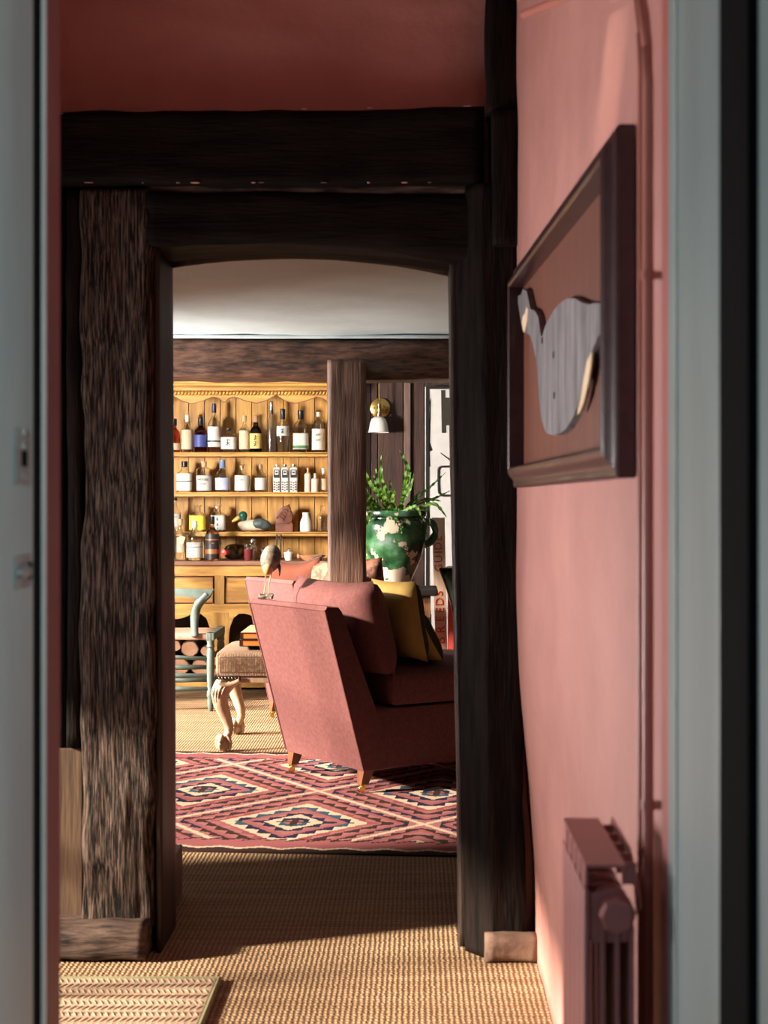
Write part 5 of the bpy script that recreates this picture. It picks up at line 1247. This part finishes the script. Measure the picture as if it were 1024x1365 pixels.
# ================================================================== CONSOLE TABLE, POT, FERN
TZ = 0.664
root = empty('console_table', (-0.20, 9.48, 0.0005), 'dark polished console table carrying the green glazed pot', 'table')
bm = B(); box(bm, -0.50, 0.128, 9.27, 9.72, TZ-0.040, TZ, 0.010); obj('table_top', bm, 'table_dark', root)
bm = B(); box(bm, -0.46, 0.085, 9.31, 9.68, TZ-0.17, TZ-0.040, 0.003); obj('apron', bm, 'table_apron', root)
for x in (-0.455, 0.055):
    for y in (9.315, 9.655):
        bm = B(); box(bm, x, x+0.035, y, y+0.035, 0.0005, TZ-0.15, 0.003); obj('leg', bm, 'table_dark', root)
PX, PYY = -0.138, 9.50
root = empty('glazed_pot', (PX, PYY, TZ+0.0005), 'large worn green glazed pot with bare clay patches and ear handles', 'plant pot')
prof = [(0.105, 0), (0.118, 0.008), (0.118, 0.020), (0.108, 0.035), (0.130, 0.09), (0.165, 0.17), (0.190, 0.26), (0.202, 0.33), (0.205, 0.375), (0.196, 0.400), (0.180, 0.412), (0.180, 0.420), (0.200, 0.430), (0.204, 0.450), (0.200, 0.462), (0.185, 0.462), (0.175, 0.44), (0.165, 0.40), (0.02, 0.395)]
bm = B(); lathe(bm, prof, (0, 0, 0), 40); pb_ = obj('body', bm, 'pot_glaze', root, smooth=True, local=True)
for th in (0.25, PI+0.25):
    c_, s_ = math.cos(th), math.sin(th)
    P = smoothpts([(c_*0.19, s_*0.19, 0.395), (c_*0.245, s_*0.245, 0.385), (c_*0.262, s_*0.262, 0.33), (c_*0.235, s_*0.235, 0.275), (c_*0.188, s_*0.188, 0.255)], 5)
    bm = B(); tube(bm, P, 0.017, 10, flat=1.4); obj('handle', bm, 'pot_glaze', root, smooth='all', local=True)
bm = B(); lathe(bm, [(0.160, 0.400), (0.160, 0.425), (0.05, 0.435)], (0, 0, 0), 20); obj('soil', bm, 'soil', root, local=True)
# fern fronds
root = empty('potted_fern', (PX, PYY, TZ+0.437), 'bright green fern with narrow serrated arching fronds in the glazed pot', 'plant')
def frond(tip, mid, wd, m, seed, base=(0, 0)):
    b0 = Vector((PX+base[0], PYY+base[1], TZ+0.425))
    P = smoothpts([b0, b0.lerp(mid, 0.55)+Vector((0, 0, 0.012)), mid, tip], 8)
    bm = B(); n = len(P); L = []; R = []; C = []
    for i, p in enumerate(P):
        t = i/(n-1); tg = (P[min(i+1, n-1)]-P[max(i-1, 0)]).normalized()
        side = tg.cross(Vector((0.15*math.sin(seed), -1, 0.25)))
        if side.length < 0.05: side = Vector((1, 0, 0))
        side.normalize(); nrm = side.cross(tg)
        ww = wd*1.25*(0.40+1.3*t*(1.25-t))*(1-t**6)*(1.0 if i % 2 else 0.66)
        C.append(bm.verts.new(p)); wv = nrm*0.010*math.sin(i*1.9+seed)
        L.append(bm.verts.new(p-side*ww+nrm*ww*0.35+wv)); R.append(bm.verts.new(p+side*ww+nrm*ww*0.35-wv))
    for i in range(n-1):
        bm.faces.new((L[i], C[i], C[i+1], L[i+1])); bm.faces.new((C[i], R[i], R[i+1], C[i+1]))
    f = obj('frond', bm, m, root, smooth='all')
    bm = B(); tube(bm, P, [0.0035*(1-0.7*i/n) for i in range(n)], 5); obj('midrib', bm, 'leaf_rib', f, smooth='all')
def fp(px, py, dy): return at(px, py, PYY+dy)
FR = [((508, 604), (509, 640), -0.02, .013), ((500, 620), (505, 650), 0.02, .012), ((533, 601), (545, 628), 0.0, .014), ((552, 631), (545, 655), -0.08, .014), ((482, 618), (494, 645), -0.06, .014),
      ((480, 640), (492, 662), -0.12, .014), ((478, 655), (492, 672), -0.16, .014), ((545, 640), (538, 660), -0.12, .015), ((512, 640), (513, 665), -0.14, .015), ((527, 652), (523, 668), -0.16, .015),
      ((594, 630), (575, 648), 0.05, .008), ((600, 654), (580, 664), 0.05, .008), ((596, 690), (580, 672), -0.05, .012), ((574, 700), (568, 678), -0.10, .012), ((562, 690), (555, 676), -0.16, .012),
      ((535, 706), (533, 688), -0.22, .014), ((527, 700), (528, 685), -0.23, .012), ((487, 706), (494, 684), -0.22, .015), ((480, 695), (490, 676), -0.18, .014), ((498, 632), (503, 652), 0.08, .012),
      ((520, 640), (521, 660), 0.06, .013), ((560, 655), (550, 668), 0.05, .012), ((588, 668), (570, 666), 0.02, .012), ((541, 618), (540, 645), 0.05, .012)]
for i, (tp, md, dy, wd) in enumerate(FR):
    frond(fp(tp[0], tp[1], dy), fp(md[0], md[1], dy*0.7), wd, 'leaf_dark' if i in (10, 11, 13, 19, 21, 22) else 'leaf', i*1.3, (random.uniform(-.04, .04)+(md[0]-525)*0.0008, dy*0.25))
